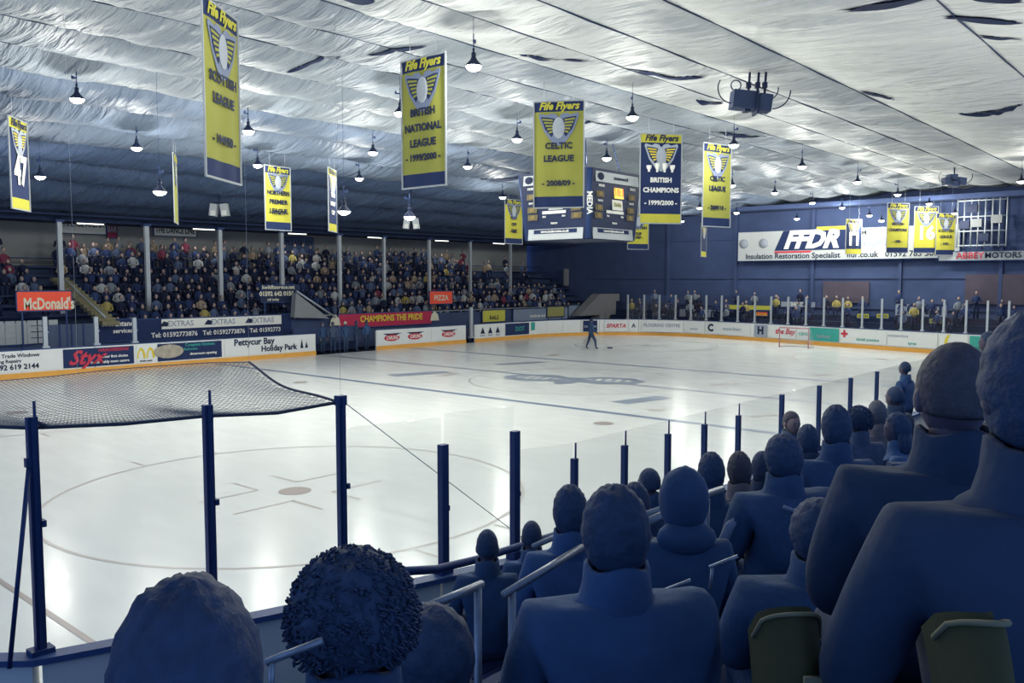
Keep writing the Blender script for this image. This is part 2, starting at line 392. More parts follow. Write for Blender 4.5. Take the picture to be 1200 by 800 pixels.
advert_end(802, 826, BOARDW, [('motor', .25, GREYP, 0, .6)])
advert_end(827, 880, BOARDW, [('C', .7, INK, -.38, .72, {'bold': .05}), ('carpet fitters', .3, GREYP, .1, .72)])
advert_end(884, 900, GREYP, [('H', .7, INK, 0, .72, {'bold': .05})])
advert_end(902, 933, BOARDW, [('the Bay', .5, RED, .1, .75, {'bold': .03, 'shear': .3})])
a = advert_end(936, 948, BOARDW, [('cars', .4, TEAL, 0, .7)])
advert_end(949, 984, TEAL, [('harbour', .3, GREYP, 0, .6)])
a = advert_end(986, 1040, BOARDW, [('+', .8, RED, -.42, .8, {'bold': .05}), ('dental practice', .25, TEAL, .1, .55)])
advert_end(1042, 1100, BOARDW, [('autoservices', .25, GREYP, -.3, .9), ('tyres', .25, TEAL, 0, .5)])
a = advert_end(1102, 1136, BOARDW, [('(', .8, GOLD, -.25, .75, {'bold': .06})])
advert_end(1137, 1150, TEAL)

# ------------------------------------------------------------------ glass and posts
def post(parent, x, y, z0, z1, w=.09, d=.06, mm=None, rz=0, name='post', rod=0, rodm=None):
    m = MB(); m.box((0, 0, (z0+z1)/2), (w, d, z1-z0), 0, rz)
    m.box((0, 0, z0+.04), (w*1.7, d*1.7, .08), 0, rz); m.box((w*.6, 0, lerp(z0, z1, .5)), (w*.5, d*.5, .05), 0, rz)
    if rod: m.tube([(w*.3, 0, z1-.02), (w*.3, 0, z1+rod)], .012, 6)
    return m.obj(name, mm or METAL, parent, loc=(x, y, 0))
def pane(parent, a, b, z0, z1):
    a, b = Vector(a), Vector(b); g = (b-a).normalized()*.02; a, b = a+g, b-g; nn = Vector((g.y, -g.x)).normalized()*.006
    m = MB(); V = [(a.x, a.y, z0), (b.x, b.y, z0), (b.x, b.y, z1), (a.x, a.y, z1)]
    V2 = [(x+nn.x*2, y+nn.y*2, z) for x, y, z in V]
    m.add(V+V2, [(0, 1, 2, 3), (7, 6, 5, 4), (0, 4, 5, 1), (1, 5, 6, 2), (2, 6, 7, 3), (3, 7, 4, 0)]); return m.obj('glass_pane', GLASS, parent)
ng = thing('glass_screen', 'clear glass screen on slim dark posts along the near side in front of the crowd', 'glass screen')
off = .05
PZ = BH+.05
posts = [(5.75, 6.0-off, 2.53, .0), (6.57, 5.77-off, 2.58, .0)]
for (x, y, z, r) in posts: post(ng, x, y, PZ, z, .09, .07)
zt = 2.37
nx = []
for u, v, vm in ((669, 515, 536), (728, 502, 524), (779, 490, 509), (822, 481, 498), (862, 471, 487), (913, 458, 0), (957, 449, 0), (994, 439, 0), (1025, 432, 0)):
    d = ray(u, v); t = YN/d.y; x = d.x*t; nx.append(x)
    top = zt-.02 if vm == 0 else zt-.17
    post(ng, x, YN-.05, PZ, top, .07, .06, rod=0 if vm == 0 else .17)
for x in (18.9, 20.6, 22.4, 24.2, 26, 28, 30, 32, 34, 36, 38, 40): post(ng, x, YN-.05, PZ, zt-.02, .07, .06); nx.append(x)
for a, b in zip(nx, nx[1:]): pane(ng, (a, YN-.04), (b, YN-.04), PZ, zt)
pane(ng, (6.62, 5.72), (nx[0], YN-.04), PZ, zt)
pane(ng, (4.75, 6.2), (5.75, 5.96), PZ, 2.80); pane(ng, (5.75, 5.96), (6.57, 5.73), PZ, 2.84)
# tall net posts
np_ = [(2.40, 7.03, 3.10, 3.22), (3.62, 6.60, 3.10, 3.22), (4.74, 6.25, 3.08, 3.08)]
tp = []
for i, (x, y, z, zr) in enumerate(np_):
    r = thing('net_post', ['tall dark blue net post at the far left of the corner, with a brace', 'tall dark blue net post between the other two, with a thin rod on top', 'tall dark blue net post nearest the glass screen, carrying the corner of the net'][i], 'post', (x, y, PZ))
    m = MB(); h_ = z-PZ; m.box((0, 0, h_/2), (.075, .055, h_)); m.box((.0, -.03, h_/2), (.03, .03, h_)); m.obj('post', METAL, r)
    m = MB(); m.box((0, 0, .02), (.17, .13, .04)); m.box((.05, 0, h_*.55), (.03, .09, .05)); m.obj('bracket', METAL, r)
    if zr > z: m = MB(); m.tube([(.025, 0, h_-.1), (.025, 0, zr-PZ+.0)], .012, 6); m.obj('top_rod', METAL, r)
    else: m = MB(); m.box((0, 0, h_-.03), (.09, .075, .09)); m.obj('post_cap', METAL, r)
    if i == 0:
        e = gz(11, 783, PZ+.02); s0 = Vector((x-.03, y-.01, 2.75))
        m = MB(); m.tube([s0-Vector((x, y, PZ)), e-Vector((x, y, PZ))], .018, 8); m.obj('brace', METALL if 0 else METAL, r)
        m = MB(); m.box(s0-Vector((x, y, PZ)), (.06, .05, .07)); m.obj('clamp', METAL, r)
    tp.append(Vector((x, y, z-.05)))
# guy wire from the third post to the sill
g = thing('guy_wire', 'thin wire running from the last net post down to the board sill', 'wire')
m = MB(); m.tube([(4.76, 6.27, 3.05), (6.9, 5.72, 1.26)], .0045, 5); m.obj('wire', mat('thin_wire', '#8b939d', .5), g)
# net: from the post tops rising gently over the ice to a sagging rope
net = thing('safety_net', 'pale mesh net stretched from the tall corner posts over the near end of the ice', 'net')
B0 = at(-70, 497, tp[0].length*0+6.2)
bot = [gz(u, v, 3.05) for u, v in ((-90, 494), (0, 490), (40, 494))]
lowpts = [Vector((1.3, 8.2, 3.05)), Vector((2.0, 7.45, 3.04)), tp[0]+Vector((0, .03, -.04)), (tp[0]+tp[1])/2+Vector((0, 0, -.06)), tp[1]+Vector((0, .03, -.05)), (tp[1]+tp[2])/2+Vector((0, 0, -.06)), tp[2]+Vector((0, .03, 0))]
hipts = [at(-80, 455, 10.2), at(0, 446, 10.3), at(60, 441, 10.3), at(120, 434, 10.2), at(180, 429, 10.1), at(240, 425, 9.9), at(292, 424, 9.6)]
def poly_at(pts, t):
    k = t*(len(pts)-1); i = min(int(k), len(pts)-2); return pts[i].lerp(pts[i+1], k-i)
def netp(s_, t):
    a = poly_at(lowpts, s_); b = poly_at(hipts, s_); p = a.lerp(b, t)
    edge = max(0, (s_-.85)/.15)
    p.z -= .16*math.sin(PI*t)*(1-.55*edge)+.03*math.sin(s_*17+t*5)*math.sin(PI*t)
    return p
m = MB(); NS, NT = 60, 28
for i in range(-NT, NS, 1):
    for sg in (0, 1):
        seg = []
        for k in range(0, NT+1, 2):
            s_ = (i+k)/NS if sg == 0 else (i+NT-k)/NS
            if 0 <= s_ <= 1: seg.append(netp(s_, k/NT))
        if len(seg) > 1: m.tube(seg, .0028, 3, caps=False)
m.obj('mesh_twine', NETM, net, kind='stuff')
m = MB(); m.tube([netp(i/60, 0) for i in range(61)], .016, 6); m.obj('bottom_rope', ROPE, net)
m = MB(); m.tube([netp(1, i/20) for i in range(21)], .013, 6); m.obj('side_rope', ROPE, net)
m = MB(); m.tube([netp(i/40, 1) for i in range(41)], .006, 6); m.obj('far_rope', NETM, net)
m = MB(); q = netp(.36, 0); m.tube([q+Vector((-.12, 0, .08)), q+Vector((.02, 0, 0))], .018, 6); m.obj('clip', ROPE, net)
# suspension wires of the net up to the roof
CEIL = [(-6, 7.8), (-3, 8.6), (0, 9.2), (5, 9.7), (9.5, 9.97), (15, 10.1), (20, 10.1), (25, 10.0), (30, 9.7), (35, 9.35), (40, 8.6), (43, 7.9), (45.5, 7.2), (50.8, 7.15)]
def ceil(y): return interp(CEIL, y)
for i, (pt, u) in enumerate(((netp(1, 1), 0), (netp(.42, 1), 0), (netp(.08, 1), 0), (tp[2], 0))):
    g = thing('suspension_wire', ['fine wire holding the right far corner of the net', 'fine wire holding the middle of the net', 'fine wire holding the left part of the net', 'fine wire rising from the last net post'][i], 'wire', tuple(pt))
    m = MB(); m.tube([(0, 0, 0), (0, 0, ceil(pt.y)-pt.z)], .0018, 4); m.obj('wire', mat('fine_wire', '#c4c8ca', .5), g)
# far side posts behind the boards
fg = thing('screen_posts', 'four short white posts above the far side boards left of the gate', 'posts')
for u, vt, vb in ((52, 371, 406), (112, 371, 402), (157, 372, 400)):
    p = ay(u, vt, YF+.15); post(fg, p.x, p.y, PZ, p.z, .17, .12, METALL)
p = ay(552, 360, YF+.15); post(fg, p.x, p.y, .3, p.z, .22, .14, METALL)
fg['label'] = 'white screen posts standing above the far side boards'
# end glass
eg = thing('glass_screen', 'tall glass screen with pale posts behind the far goal', 'glass screen')
eu = [735, 754, 772, 791, 809, 827, 845, 864, 884, 903, 923, 944, 965, 987, 1010, 1033, 1056, 1081, 1106, 1132, 1157, 1182]
ep = [on_end(u) for u in eu]
ep = [p+Vector((.1, .03)) for p in ep]
for i, p in enumerate(ep): post(eg, p.x, p.y, PZ, 3.05, .11, .11, METALL, name='post')
for a, b in zip(ep, ep[1:]): pane(eg, b, a, PZ, 3.05)

# ------------------------------------------------------------------ ceiling
ce = link('ceiling', None, None, kind='structure', label='pale sagging fabric liner hung in long strips under the arched roof')
seams = [-5, -1.5, 2, 5, 9.5, 11.6, 13.5, 15.2, 17, 18.9, 21.3, 23.5, 25.7, 28.3, 31, 34, 37, 40, 43]
from mathutils import noise
def fabric_z(x, y, y0, y1):
    t = (y-y0)/(y1-y0); z = lerp(ceil(y0), ceil(y1), t)
    env = math.sin(PI*t)
    sag = (interp([(0, .12), (11, .14), (20, .27), (30, .36), (40, .36)], y0)+.08*noise.noise(Vector((x*.09, y0*3.1, 0))))*min(1.15, (y1-y0)/2.2)
    z -= sag*env**.65
    e2 = min(1, env*1.6)
    z += e2*.055*(1-2*abs(noise.noise(Vector((x*1.15+y*.55, y*.16, 3.3+y0)))))
    z += e2*.055*(1-2.5*abs(noise.noise(Vector((x*2.1+y*1.1, y*.25, 9.1+y0*1.7)))))
    z += env*.10*noise.noise(Vector((x*.45, y*.3, 1.1)))
    z += .06*noise.noise(Vector((x*.25, y0*2, 5)))*env
    return z
for si, (y0, y1) in enumerate(zip(seams, seams[1:])):
    m = MB(); NX, NY = 640, 10
    V = []
    for i in range(NX+1):
        x = -8+68*i/NX
        for j in range(NY+1):
            y = lerp(y0, y1, j/NY); V.append((x, y, fabric_z(x, y, y0, y1)))
    Fc = [(i*(NY+1)+j, i*(NY+1)+j+1, (i+1)*(NY+1)+j+1, (i+1)*(NY+1)+j) for i in range(NX) for j in range(NY)]
    m.add(V, Fc, 0, True); m.obj('fabric_strip', FAB[0 if y0 < 9.4 else 1 if y0 < 15.1 else 2 if y0 < 24 else 3 if y0 < 33 else 4], ce)  # strips darken toward the far side, shade carried by the fabric colour
    thick = .020 if y0 < 12 else .014
    m = MB(); m.tube([(-8+68*i/60, y0, ceil(y0)-.01+.015*math.sin(i*1.7)) for i in range(61)], thick, 5); m.obj('seam_cord', CORD, ce)
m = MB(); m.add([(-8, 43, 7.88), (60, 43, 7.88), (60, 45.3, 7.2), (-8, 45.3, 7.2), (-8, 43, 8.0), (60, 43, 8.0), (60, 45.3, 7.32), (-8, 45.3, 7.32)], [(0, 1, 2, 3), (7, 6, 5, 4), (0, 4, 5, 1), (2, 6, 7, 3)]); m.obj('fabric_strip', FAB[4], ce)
m = MB(); m.box((26, 22, 11.2), (70, 62, .2)); m.obj('roof_deck', mat('soffit_dark_blue', '#22304f', .9), ce)
# flat soffit over the far stand
m = MB(); m.box((26, 43.9, ceil(43)-.0), (68, .1, .3)); m.box((26, 47, 7.35), (68, 6.4, .1)); m.box((26, 45.2, 7.27), (68, .25, .32)); m.obj('soffit', mat('soffit_dark_blue', '#22304f', .9), ce)
m = MB()
for k in range(40): x = -8+k*1.75; m.tube([(x, 42.8, 8.1), (x, 43.9, 7.75), (x, 45.0, 7.3)], .015, 4)
m.obj('soffit_seam', CORD, ce)
# dark sheets for open slits between the strips, the void's shade in their colour
VOID_SHADE = mat('roof_void_shade', '#1d2c4e', .95)
for i, (u0, v0, u1, v1, uc, vc, th) in enumerate([(395, 2, 440, 5, 415, 4, .10), (733, 86, 828, 92, 780, 92, .06), (600, 68, 697, 77, 640, 75, .035), (833, 156, 898, 163, 870, 161, .07), (980, 16, 1098, 2, 1040, 12, .11), (1008, 112, 1048, 121, 1028, 115, .05),
        (1122, 136, 1199, 126, 1160, 138, .12), (1105, 27, 1199, 30, 1150, 30, .07), (1145, 48, 1199, 50, 1175, 52, .06), (680, 145, 745, 145, 710, 147, .05), (560, 206, 622, 203, 590, 207, .09), (335, 82, 400, 66, 368, 76, .03), (430, 65, 500, 60, 465, 66, .035), (815, 121, 848, 125, 832, 124, .05),(1135,2,1199,2,1165,3,.06)]):
    def cp(u, v):
        d = ray(u, v); t = 1
        for _ in range(40):
            p = CAMP+d*t; zc = ceil(p.y)-.16; t = (zc-CAM_H)/d.z
            if p.y > 60: break
        return CAMP+d*t
    A, B, C_ = cp(u0, v0), cp(u1, v1), cp(uc, vc)
    m = MB(); N = 30; V = []
    for k in range(N+1):
        t = k/N; q = A*(1-t)**2+C_*2*t*(1-t)+B*t*t; wd = th*2.6*math.sin(PI*t)+.005
        ax_ = (B-A).normalized(); pv = Vector((-ax_.y, ax_.x, 0)).normalized()
        V += [q+pv*wd, q-pv*wd+Vector((0, 0, -.05*math.sin(PI*t)))]
    Fc = [(2*k, 2*k+1, 2*k+3, 2*k+2) for k in range(N)]
    for p in V:
        for ya, yb in zip(seams, seams[1:]):
            if ya <= p.y < yb: p.z = fabric_z(p.x, p.y, ya, yb)-.035
    V2 = [p+Vector((0, 0, .03)) for p in V]; m.add(V, Fc); m.add(V2, [f[::-1] for f in Fc]); m.obj('liner_gap_shade', VOID_SHADE, ce)

# ------------------------------------------------------------------ walls of the hall
m = MB(); m.box((26, 50.9, 3.9), (68, .2, 7.0)); wl = m.obj('wall_left', GREYW, kind='structure', label='grey painted back wall behind the top row of the far stand')
m = MB(); m.box((60.6, 22, 5.55), (.3, 60, 11.1)); wf = m.obj('wall_far', DARKW, kind='structure', label='dark blue end wall behind the far goal')
m = MB(); m.box((59.3, 22, 9.35), (2.2, 46, .3)); m.obj('fascia_beam', DARKW, wf)
for y in (12, 18, 24, 30, 36): m = MB(); m.box((60.35, y, 4.6), (.25, .2, 9.2)); m.obj('wall_pier', DARKW, wf)
for z in (2.2, 4.3, 7.3): m = MB(); m.box((60.4, 22, z), (.1, 44, .12)); m.obj('wall_rail', DARKW, wf)
A_ = ax(1136, 335, 60); m = MB(); m.box((60.3, 11.0, A_.z-.2), (.1, 6.0, 1.9)); m.obj('brown_panel', BROWNW, wf)
m = MB(); m.box((60.3, 21.6, 3.3), (.1, 3.2, 1.5)); m.obj('brown_panel', BROWNW, wf)
# far-corner block building
PG = mat('corner_grey_paint', '#7d7e80', .85, var=.15)
cb = thing('corner_kiosk', 'grey box-shaped kiosk with a sloping roof in the far corner of the hall', 'kiosk')
p0, p1 = ay(703, 340, 40.2), ay(726, 340, 40.2)
m = MB(); m.box(((p0.x+p1.x)/2, 40.6, 1.5), (p1.x-p0.x, .8, 3.0)); m.obj('body', PG, cb)
m = MB(); m.add([(p0.x-2.8, 40.2, 1.3), (p0.x, 40.2, 1.3), (p0.x, 40.2, 3.0), (p0.x-2.8, 41.0, 1.3), (p0.x, 41.0, 1.3), (p0.x, 41.0, 3.0)], [(0, 1, 2), (3, 5, 4), (0, 2, 5, 3), (0, 3, 4, 1)]); m.obj('ramp_cheek', PG, cb)
m = MB(); m.box((p1.x-.25, 40.15, 1.2), (.5, .12, 2.4)); m.obj('door_recess', BLACK, cb)
gal = thing('gallery', 'grey gallery landing with a diagonal stair high in the far corner', 'gallery')
q0, q1 = ay(664, 320, 46), ay(708, 320, 46)
m = MB(); m.box(((q0.x+q1.x)/2, 46.3, 4.4), (q1.x-q0.x, .12, 1.5)); m.obj('front_panel', PG, gal)
m = MB(); m.box(((q0.x+q1.x)/2, 47.2, 3.4), (q1.x-q0.x, 2, .25)); m.obj('landing', BLACK, gal)
m = MB(); m.tube([(q0.x+1.8, 46.15, 5.3), (q1.x, 46.15, 3.7)], .1, 6); m.tube([(q0.x+1.6, 46.15, 3.6), (q0.x+1.6, 46.15, 5.2)], .07, 6); m.obj('stair_rail', BLACK, gal)
m = MB(); m.box((q1.x+1.0, 46.6, 4.6), (1.2, .5, 3.2)); m.obj('tower', PG, gal)
m = MB(); m.box((q1.x-.8, 46.7, 5.9), (2.0, .2, 1.2)); m.obj('upper_panel', PG, gal)

# ------------------------------------------------------------------ far stand
st = link('floor_far_stand', None, None, kind='structure', label='stepped terrace of the far stand')
ROWS = [(42.4+.86*i, 1.0+.49*i) for i in range(9)]
X0S, X1S = 2.0, 60.0
for i, (y, z) in enumerate(ROWS):
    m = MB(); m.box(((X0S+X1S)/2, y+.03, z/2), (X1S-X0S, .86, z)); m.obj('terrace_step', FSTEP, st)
    m = MB(); m.box(((X0S+X1S)/2, y+.05, z+.40), (X1S-X0S, .3, .06)); m.obj('bench', BENCH, st)
FRONT = mat('stand_front_panel', '#3d4c6d', .8, var=.2, scale=1)
m = MB(); m.box((31, 41.6, .95), (58, .15, 1.9)); m.obj('front_wall', FRONT, st)
m = MB(); m.tube([(2, 41.55, 2.05), (60, 41.55, 2.05)], .035, 6)
for k in range(30): m.tube([(3+k*1.95, 41.55, 1.85), (3+k*1.95, 41.55, 2.05)], .03, 5)
m.obj('front_rail', METALL, st)
# columns of the far stand
for i, (u, vb, lab) in enumerate(((70, 325, 0), (172, 322, 0), (258, 308, 0), (330, 300, 0), (398, 318, 0), (450, 320, 0), (503, 312, 0), (551, 312, 0), (598, 310, 0))):
    p = ay(u, vb, 44.9); z0 = interp([(a, b) for a, b in ROWS], 44.9)
    if i in (0, 1): p = ay(u, 290, 44.9)
    ords = ['leftmost', 'second from left', 'third from left', 'fourth from left', 'fifth from left', 'sixth from left', 'seventh from left', 'eighth from left', 'ninth from left']
    r = thing('roof_column', 'pale steel roof column in the far stand, %s' % ords[i], 'column', (p.x, 44.9, z0-.4))
    h_ = 7.15-(z0-.4)
    m = MB(); m.box((0, 0, h_/2), (.22 if i < 5 else .16, .2, h_)); m.obj('shaft', METALL, r)
    m = MB(); m.box((0, 0, h_-.06), (.4, .35, .12)); m.obj('head_plate', METAL, r)
    m = MB(); m.box((0, 0, .05), (.35, .3, .1)); m.obj('base_plate', METAL, r)
# signs at the back wall / under the eave
def sign(name, label, x0, x1, y, z0, z1, bg, items=(), cat='sign', th=.05, group=None, rz=0, legs=0):
    wd = x1-x0; r = thing(name, label, cat, ((x0+x1)/2, y, z0), rz, group)
    m = MB(); m.box((0, 0, (z1-z0)/2), (wd, th, z1-z0)); m.obj('board', bg, r)
    m = MB()
    for a in (-1, 1): m.box((a*wd/2, 0, (z1-z0)/2), (.05, th+.03, z1-z0+.05))
    for b in (0, z1-z0): m.box((0, 0, b), (wd+.05, th+.03, .05))
    m.obj('frame', METAL, r)
    if legs:
        for a in (-.4, .4): m = MB(); m.box((a*wd, th, (legs-z0)/2), (.06, .04, z0-legs)); m.obj('leg', METAL, r)
    for it in items:
        body, size, mm, sx_, z = it[:5]; kw = it[5] if len(it) > 5 else {}
        kw.setdefault('maxw', wd*.92); text(body, size, mm, r, sx_*wd, z, y=-th/2-.012, **kw)
    return r
def sgy(name, label, u0, v0, u1, v1, Y, bg, items=(), **k):
    a, b = ay(u0, (v0+v1)/2, Y), ay(u1, (v0+v1)/2, Y); zt_ = ay((u0+u1)/2, v0, Y).z; zb = ay((u0+u1)/2, v1, Y).z
    return sign(name, label, a.x, b.x, Y, zb, zt_, bg, items, **k)
OR = mat('orange_red_panel', '#f0563c', .6, var=.05)
sgy('stand_sign', 'orange red panel with pale lettering on the front of the far left stand', 19, 341, 84, 364, 41.3, OR, [("McDonald's", .72, CREAM, .08, .30, {'bold': .03})], legs=.001)
a = sgy('stand_sign', 'dark sign with glowing pale lettering above the far stand entrance', 306, 334, 350, 354, 41.6, BLACK, [('kwikfitservice.net', .3, CREAM, -.05, .85, {}), ('01592 642 0156', .34, CREAM, -.1, .48, {'bold': .04}), ('call today', .2, CREAM, -.2, .16, {})], legs=.001)
sgy('stand_sign', 'long navy and white sign band low on the far stand, left part', 112, 374, 157, 400, 41.45, BNAVY, [('accountancy', .36, WHITE, .1, .85, {}), ('services', .3, WHITE, .2, .5, {})], legs=.001)
a = sgy('stand_sign', 'long white and navy telephone sign band low on the far stand', 160, 371, 341, 395, 41.45, BNAVY, [('Tel: 01592773876   Tel: 01592773876   Tel: 01592773', .34, WHITE, 0, .25, {'bold': .02})], legs=.001)
m = MB(); m.box((.3, -.04, .80), (7.0, .02, .5)); m.obj('white_strip', WHITE, a)
for k in range(3): text('EXTRAS', .4, GREYP, a, -2.2+k*2.4, .80, y=-.06); shape_on(a, [(-3.3+k*2.4, .7), (-2.9+k*2.4, .68), (-2.85+k*2.4, .88), (-3.1+k*2.4, .95)], INK, y=-.07)
GT = mat('pale_tile_panel', '#99a0a4', .7, var=.1)
a = sgy('tiled_panel', 'pale grey tiled panel at the far left below the stand', -30, 378, 37, 405, 41.45, GT, [])
for i in range(10):
    for j in range(4):
        m = MB(); m.box((-2.0+i*.45, -.04, .15+j*.27), (.40, .03, .23)); m.obj('tile', GT, a)
a = sgy('champions_banner', 'long crimson banner with yellow lettering hung along the far stand front', 396, 366, 506, 382, 41.4, mat('crimson_cloth', '#b73352', .8, var=.15), [('CHAMPIONS THE PRIDE', .55, GOLD, .05, .5, {'bold': .03, 'maxw': 5.2})], cat='banner', legs=.001)
for k in (-1, 1): shape_on(a, [(k*4.1-.4, .2), (k*4.1+.4, .2), (k*4.1+.3, .6), (k*4.1, .85), (k*4.1-.3, .6)], CREAM, y=-.05)
sgy('stand_sign', 'small bright orange panel among the far crowd', 503, 341, 530, 356, 41.9, OR, [('PIZZA', .5, CREAM, 0, .4, {})], legs=.001)
sgy('stand_sign', 'yellow panel above the far boards right of the white post', 565, 363, 592, 377, 41.4, mat('yellow_panel', '#c9c453', .7), [('RAILS', .4, INK, 0, .3, {})], legs=.001)
sgy('stand_sign', 'faded grey advert band behind the glass on the far side', 601, 361, 665, 375, 41.4, mat('faded_panel', '#7f8ca0', .8, var=.2), [('windows and doors', .35, WHITE, 0, .35, {})], legs=.001)
sgy('stand_sign', 'faded olive panel in the advert band on the far side', 641, 359, 661, 371, 41.3, mat('olive_panel', '#9c9a60', .8, var=.2), [], legs=.001)
sgy('stand_sign', 'faded grey blue panel beside the corner kiosk', 666, 357, 702, 372, 41.4, mat('faded_panel', '#7f8ca0', .8), [], legs=.001)
a = sgy('wall_sign', 'white sign with an arched lower edge on the left of the back wall', 72, 262, 124, 274, 50.6, WHITE, [('FIFE ICE ARENA', .5, INK, 0, .55, {})])
sgy('wall_sign', 'crimson poster on the back wall of the far stand', 125, 262, 137, 279, 50.6, mat('crimson_poster', '#8c3350', .8, var=.2), [('BAR', .5, GREYP, 0, .5, {})])
sgy('wall_sign', 'white sign with arched edge between the second and third columns', 180, 266, 230, 277, 50.6, WHITE, [('THE DANCE LINE', .5, INK, 0, .35, {})])
sgy('wall_sign', 'dark blue lettered board on the back wall right of the fourth column', 333, 278, 367, 295, 50.6, mat('dim_navy_board', '#4c5d80', .8), [('PLEASE  SIT', .5, BLACK, 0, .6, {})])
for k in range(7):  # strip lights added to lift the dark back wall and the far crowd
    x = 13+k*6.6
    r = thing('added_strip_light', 'added fluorescent fill light fixed under the roof of the far stand', 'lamp', (x, 47.6, 7.24), 0, 'added fill lights under the far stand roof')
    m = MB(); m.box((0, 0, 0), (1.5, .14, .07)); m.obj('housing', METALL, r)
    m = MB(); m.tube([(-.7, 0, -.06), (.7, 0, -.06)], .025, 8); m.obj('tube', mat('added_strip_tube', (.95, .93, .82), .5, emit=3), r)
    l = bpy.data.lights.new('added_strip_glow', 'AREA'); l.shape = 'RECTANGLE'; l.size = 1.4; l.size_y = .1; l.energy = 40; l.color = LAMP_COL; o = bpy.data.objects.new('added_strip_glow', l); COL.objects.link(o); o.parent = r; o.location = (0, 0, -.1)
# entry wedge and stairs in the far stand
wd_ = thing('stair_wedge', 'grey triangular side wall of the stairway in the far stand', 'wall')
a, b, c = ay(345, 372, 41.0), ay(347, 343, 41.0), ay(386, 373, 41.0)
m = MB(); m.add([a, c, b, a+Vector((0, .4, 0)), c+Vector((0, .4, 0)), b+Vector((0, .4, 0))], [(0, 1, 2), (3, 5, 4), (0, 2, 5, 3), (1, 4, 5, 2), (0, 3, 4, 1)]); m.obj('wall_panel', GREYW, wd_)
m = MB(); m.tube([b+Vector((0, -.05, .1)), c+Vector((.4, -.05, .05))], .06, 6); m.obj('handrail', METALL, wd_)
sr = thing('stairway', 'narrow stairway with olive treads descending through the far left stand', 'stairs')
OL = mat('olive_tread', '#77735a', .8, var=.4, scale=4)
for k in range(14):
    t = k/13; u, v = lerp(70, 128, t), lerp(325, 376, t)
    Y = lerp(46.2, 41.2, t); p = ay(u, v, Y); m = MB(); m.box((p.x, p.y, p.z-.1), (.8, .42, .2)); m.obj('tread', OL, sr)
m = MB(); m.tube([ay(66, 318, 46.3), ay(124, 372, 41.1)], .04, 6); m.obj('handrail', METALL, sr)
dp = thing('panelled_front', 'dark panelled front below the far left stand, between two white posts', 'panel')
p, q = ay(55, 390, 41.4), ay(111, 390, 41.4); m = MB(); m.box(((p.x+q.x)/2, 41.4, 1.35), (q.x-p.x, .1, 1.5)); m.obj('panel', mat('dim_grey_panel', '#4d5a74', .8), dp)
for k in range(5):
    m = MB(); m.box((lerp(p.x, q.x, k/4), 41.33, 1.35), (.06, .06, 1.5)); m.obj('batten', METAL, dp)

# end stand signs, sitting behind the glass (x = 58)
def sgx(name, label, u0, v0, u1, v1, X, bg, items=(), **k):
    a, b = ax(u0, (v0+v1)/2, X), ax(u1, (v0+v1)/2, X); zt_ = ax((u0+u1)/2, v0, X).z; zb = ax((u0+u1)/2, v1, X).z
    wd = a.y-b.y; r = sign(name, label, -wd/2, wd/2, 0, 0, zt_-zb, bg, items, **k)
    r.location = (X, (a.y+b.y)/2, zb); r.rotation_euler = (0, 0, -PI/2); return r
SILV = mat('silver_sign', '#b9bfc0', .5, var=.08)
fs = sgx('fascia_sign', 'long silver sign with large white letters on the far end wall', 865, 267, 1125, 304, 59.9, SILV, [('Insulation Restoration Specialist   ffdr.co.uk   01592 783 500', .55, INK, -.02, .32, {'maxw': 14.5, 'bold': .02})])
wdf = (ax(865, 285, 59.9).y-ax(1125, 285, 59.9).y)
def fx(u): return (ax(865, 285, 59.9).y-ax(u, 285, 59.9).y)-wdf/2
shape_on(fs, [(fx(908), .72), (fx(918), 2.15), (fx(992), 2.15), (fx(992), .72)], BNAVY, 'letter_plate', y=-.05)
text('FFDR', 1.7, WHITE, fs, (fx(912)+fx(989))/2, 1.43, y=-.07, bold=.05, shear=.35, maxw=5.0)
shape_on(fs, [(fx(908), .55), (fx(908), .68), (fx(952), .68), (fx(950), .55)], RED, 'red_underline', y=-.05)
shape_on(fs, [(fx(957), 2.1), (fx(957), 2.35), (fx(992), 2.35), (fx(992), 2.1)], GOLD, 'yellow_strip', y=-.06)
text('MIND\nWORK', .75, GREYP, fs, fx(1024), 1.5, y=-.04)
for u in (872, 895): m = MB(); m.lathe([(.01, 0), (.35, 0), (.35, .03), (.01, .03)], n=14); o = m.obj('roundel', GREYP, fs, loc=(fx(u), -.05, 1.3)); o.rotation_euler = (PI/2, 0, 0)
sgx('fascia_sign', 'narrow white lettered strip at the right of the far end wall', 1100, 294, 1210, 305, 59.8, GT, [('ABBEY', .55, RED, -.15, .3, {}), ('MOTORS', .5, INK, .2, .3, {})])
sgx('stand_sign', 'white sign board with cut-out letters low behind the far glass', 796, 362, 838, 374, 58.5, GREYP, [('TYTV', .8, INK, 0, .35, {'bold': .05})])
sgx('stand_sign', 'narrow yellow strip sign behind the far glass', 850, 357, 905, 363, 58.5, mat('yellow_panel', '#c9c453', .7), [])
sgx('stand_sign', 'red and yellow oval sign below the yellow strip', 886, 365, 900, 370, 58.4, OR, [('LOCAL', .3, GOLD, 0, .1, {})])
sgx('stand_sign', 'small grey sign left of centre behind the far glass', 915, 353, 956, 360, 58.5, GREYP, [('THE CO', .4, WHITE, 0, .2, {})])
sgx('stand_sign', 'larger grey lettered sign behind the far glass at right', 1049, 356, 1110, 371, 58.5, GREYP, [('COMET', .9, BNAVY, 0, .45, {'bold': .04})])
for i, (u, v) in enumerate(((1010, 370), (1033, 370), (1095, 376))):
    sgx('stand_sign', ['yellow placard below the centre of the far stand', 'yellow placard right of its twin behind the glass', 'yellow placard under the larger grey sign'][i], u-6, v-3, u+9, v+3, 58.3, mat('yellow_panel', '#c9c453', .7), [('VISION', .2, INK, 0, .15, {})])
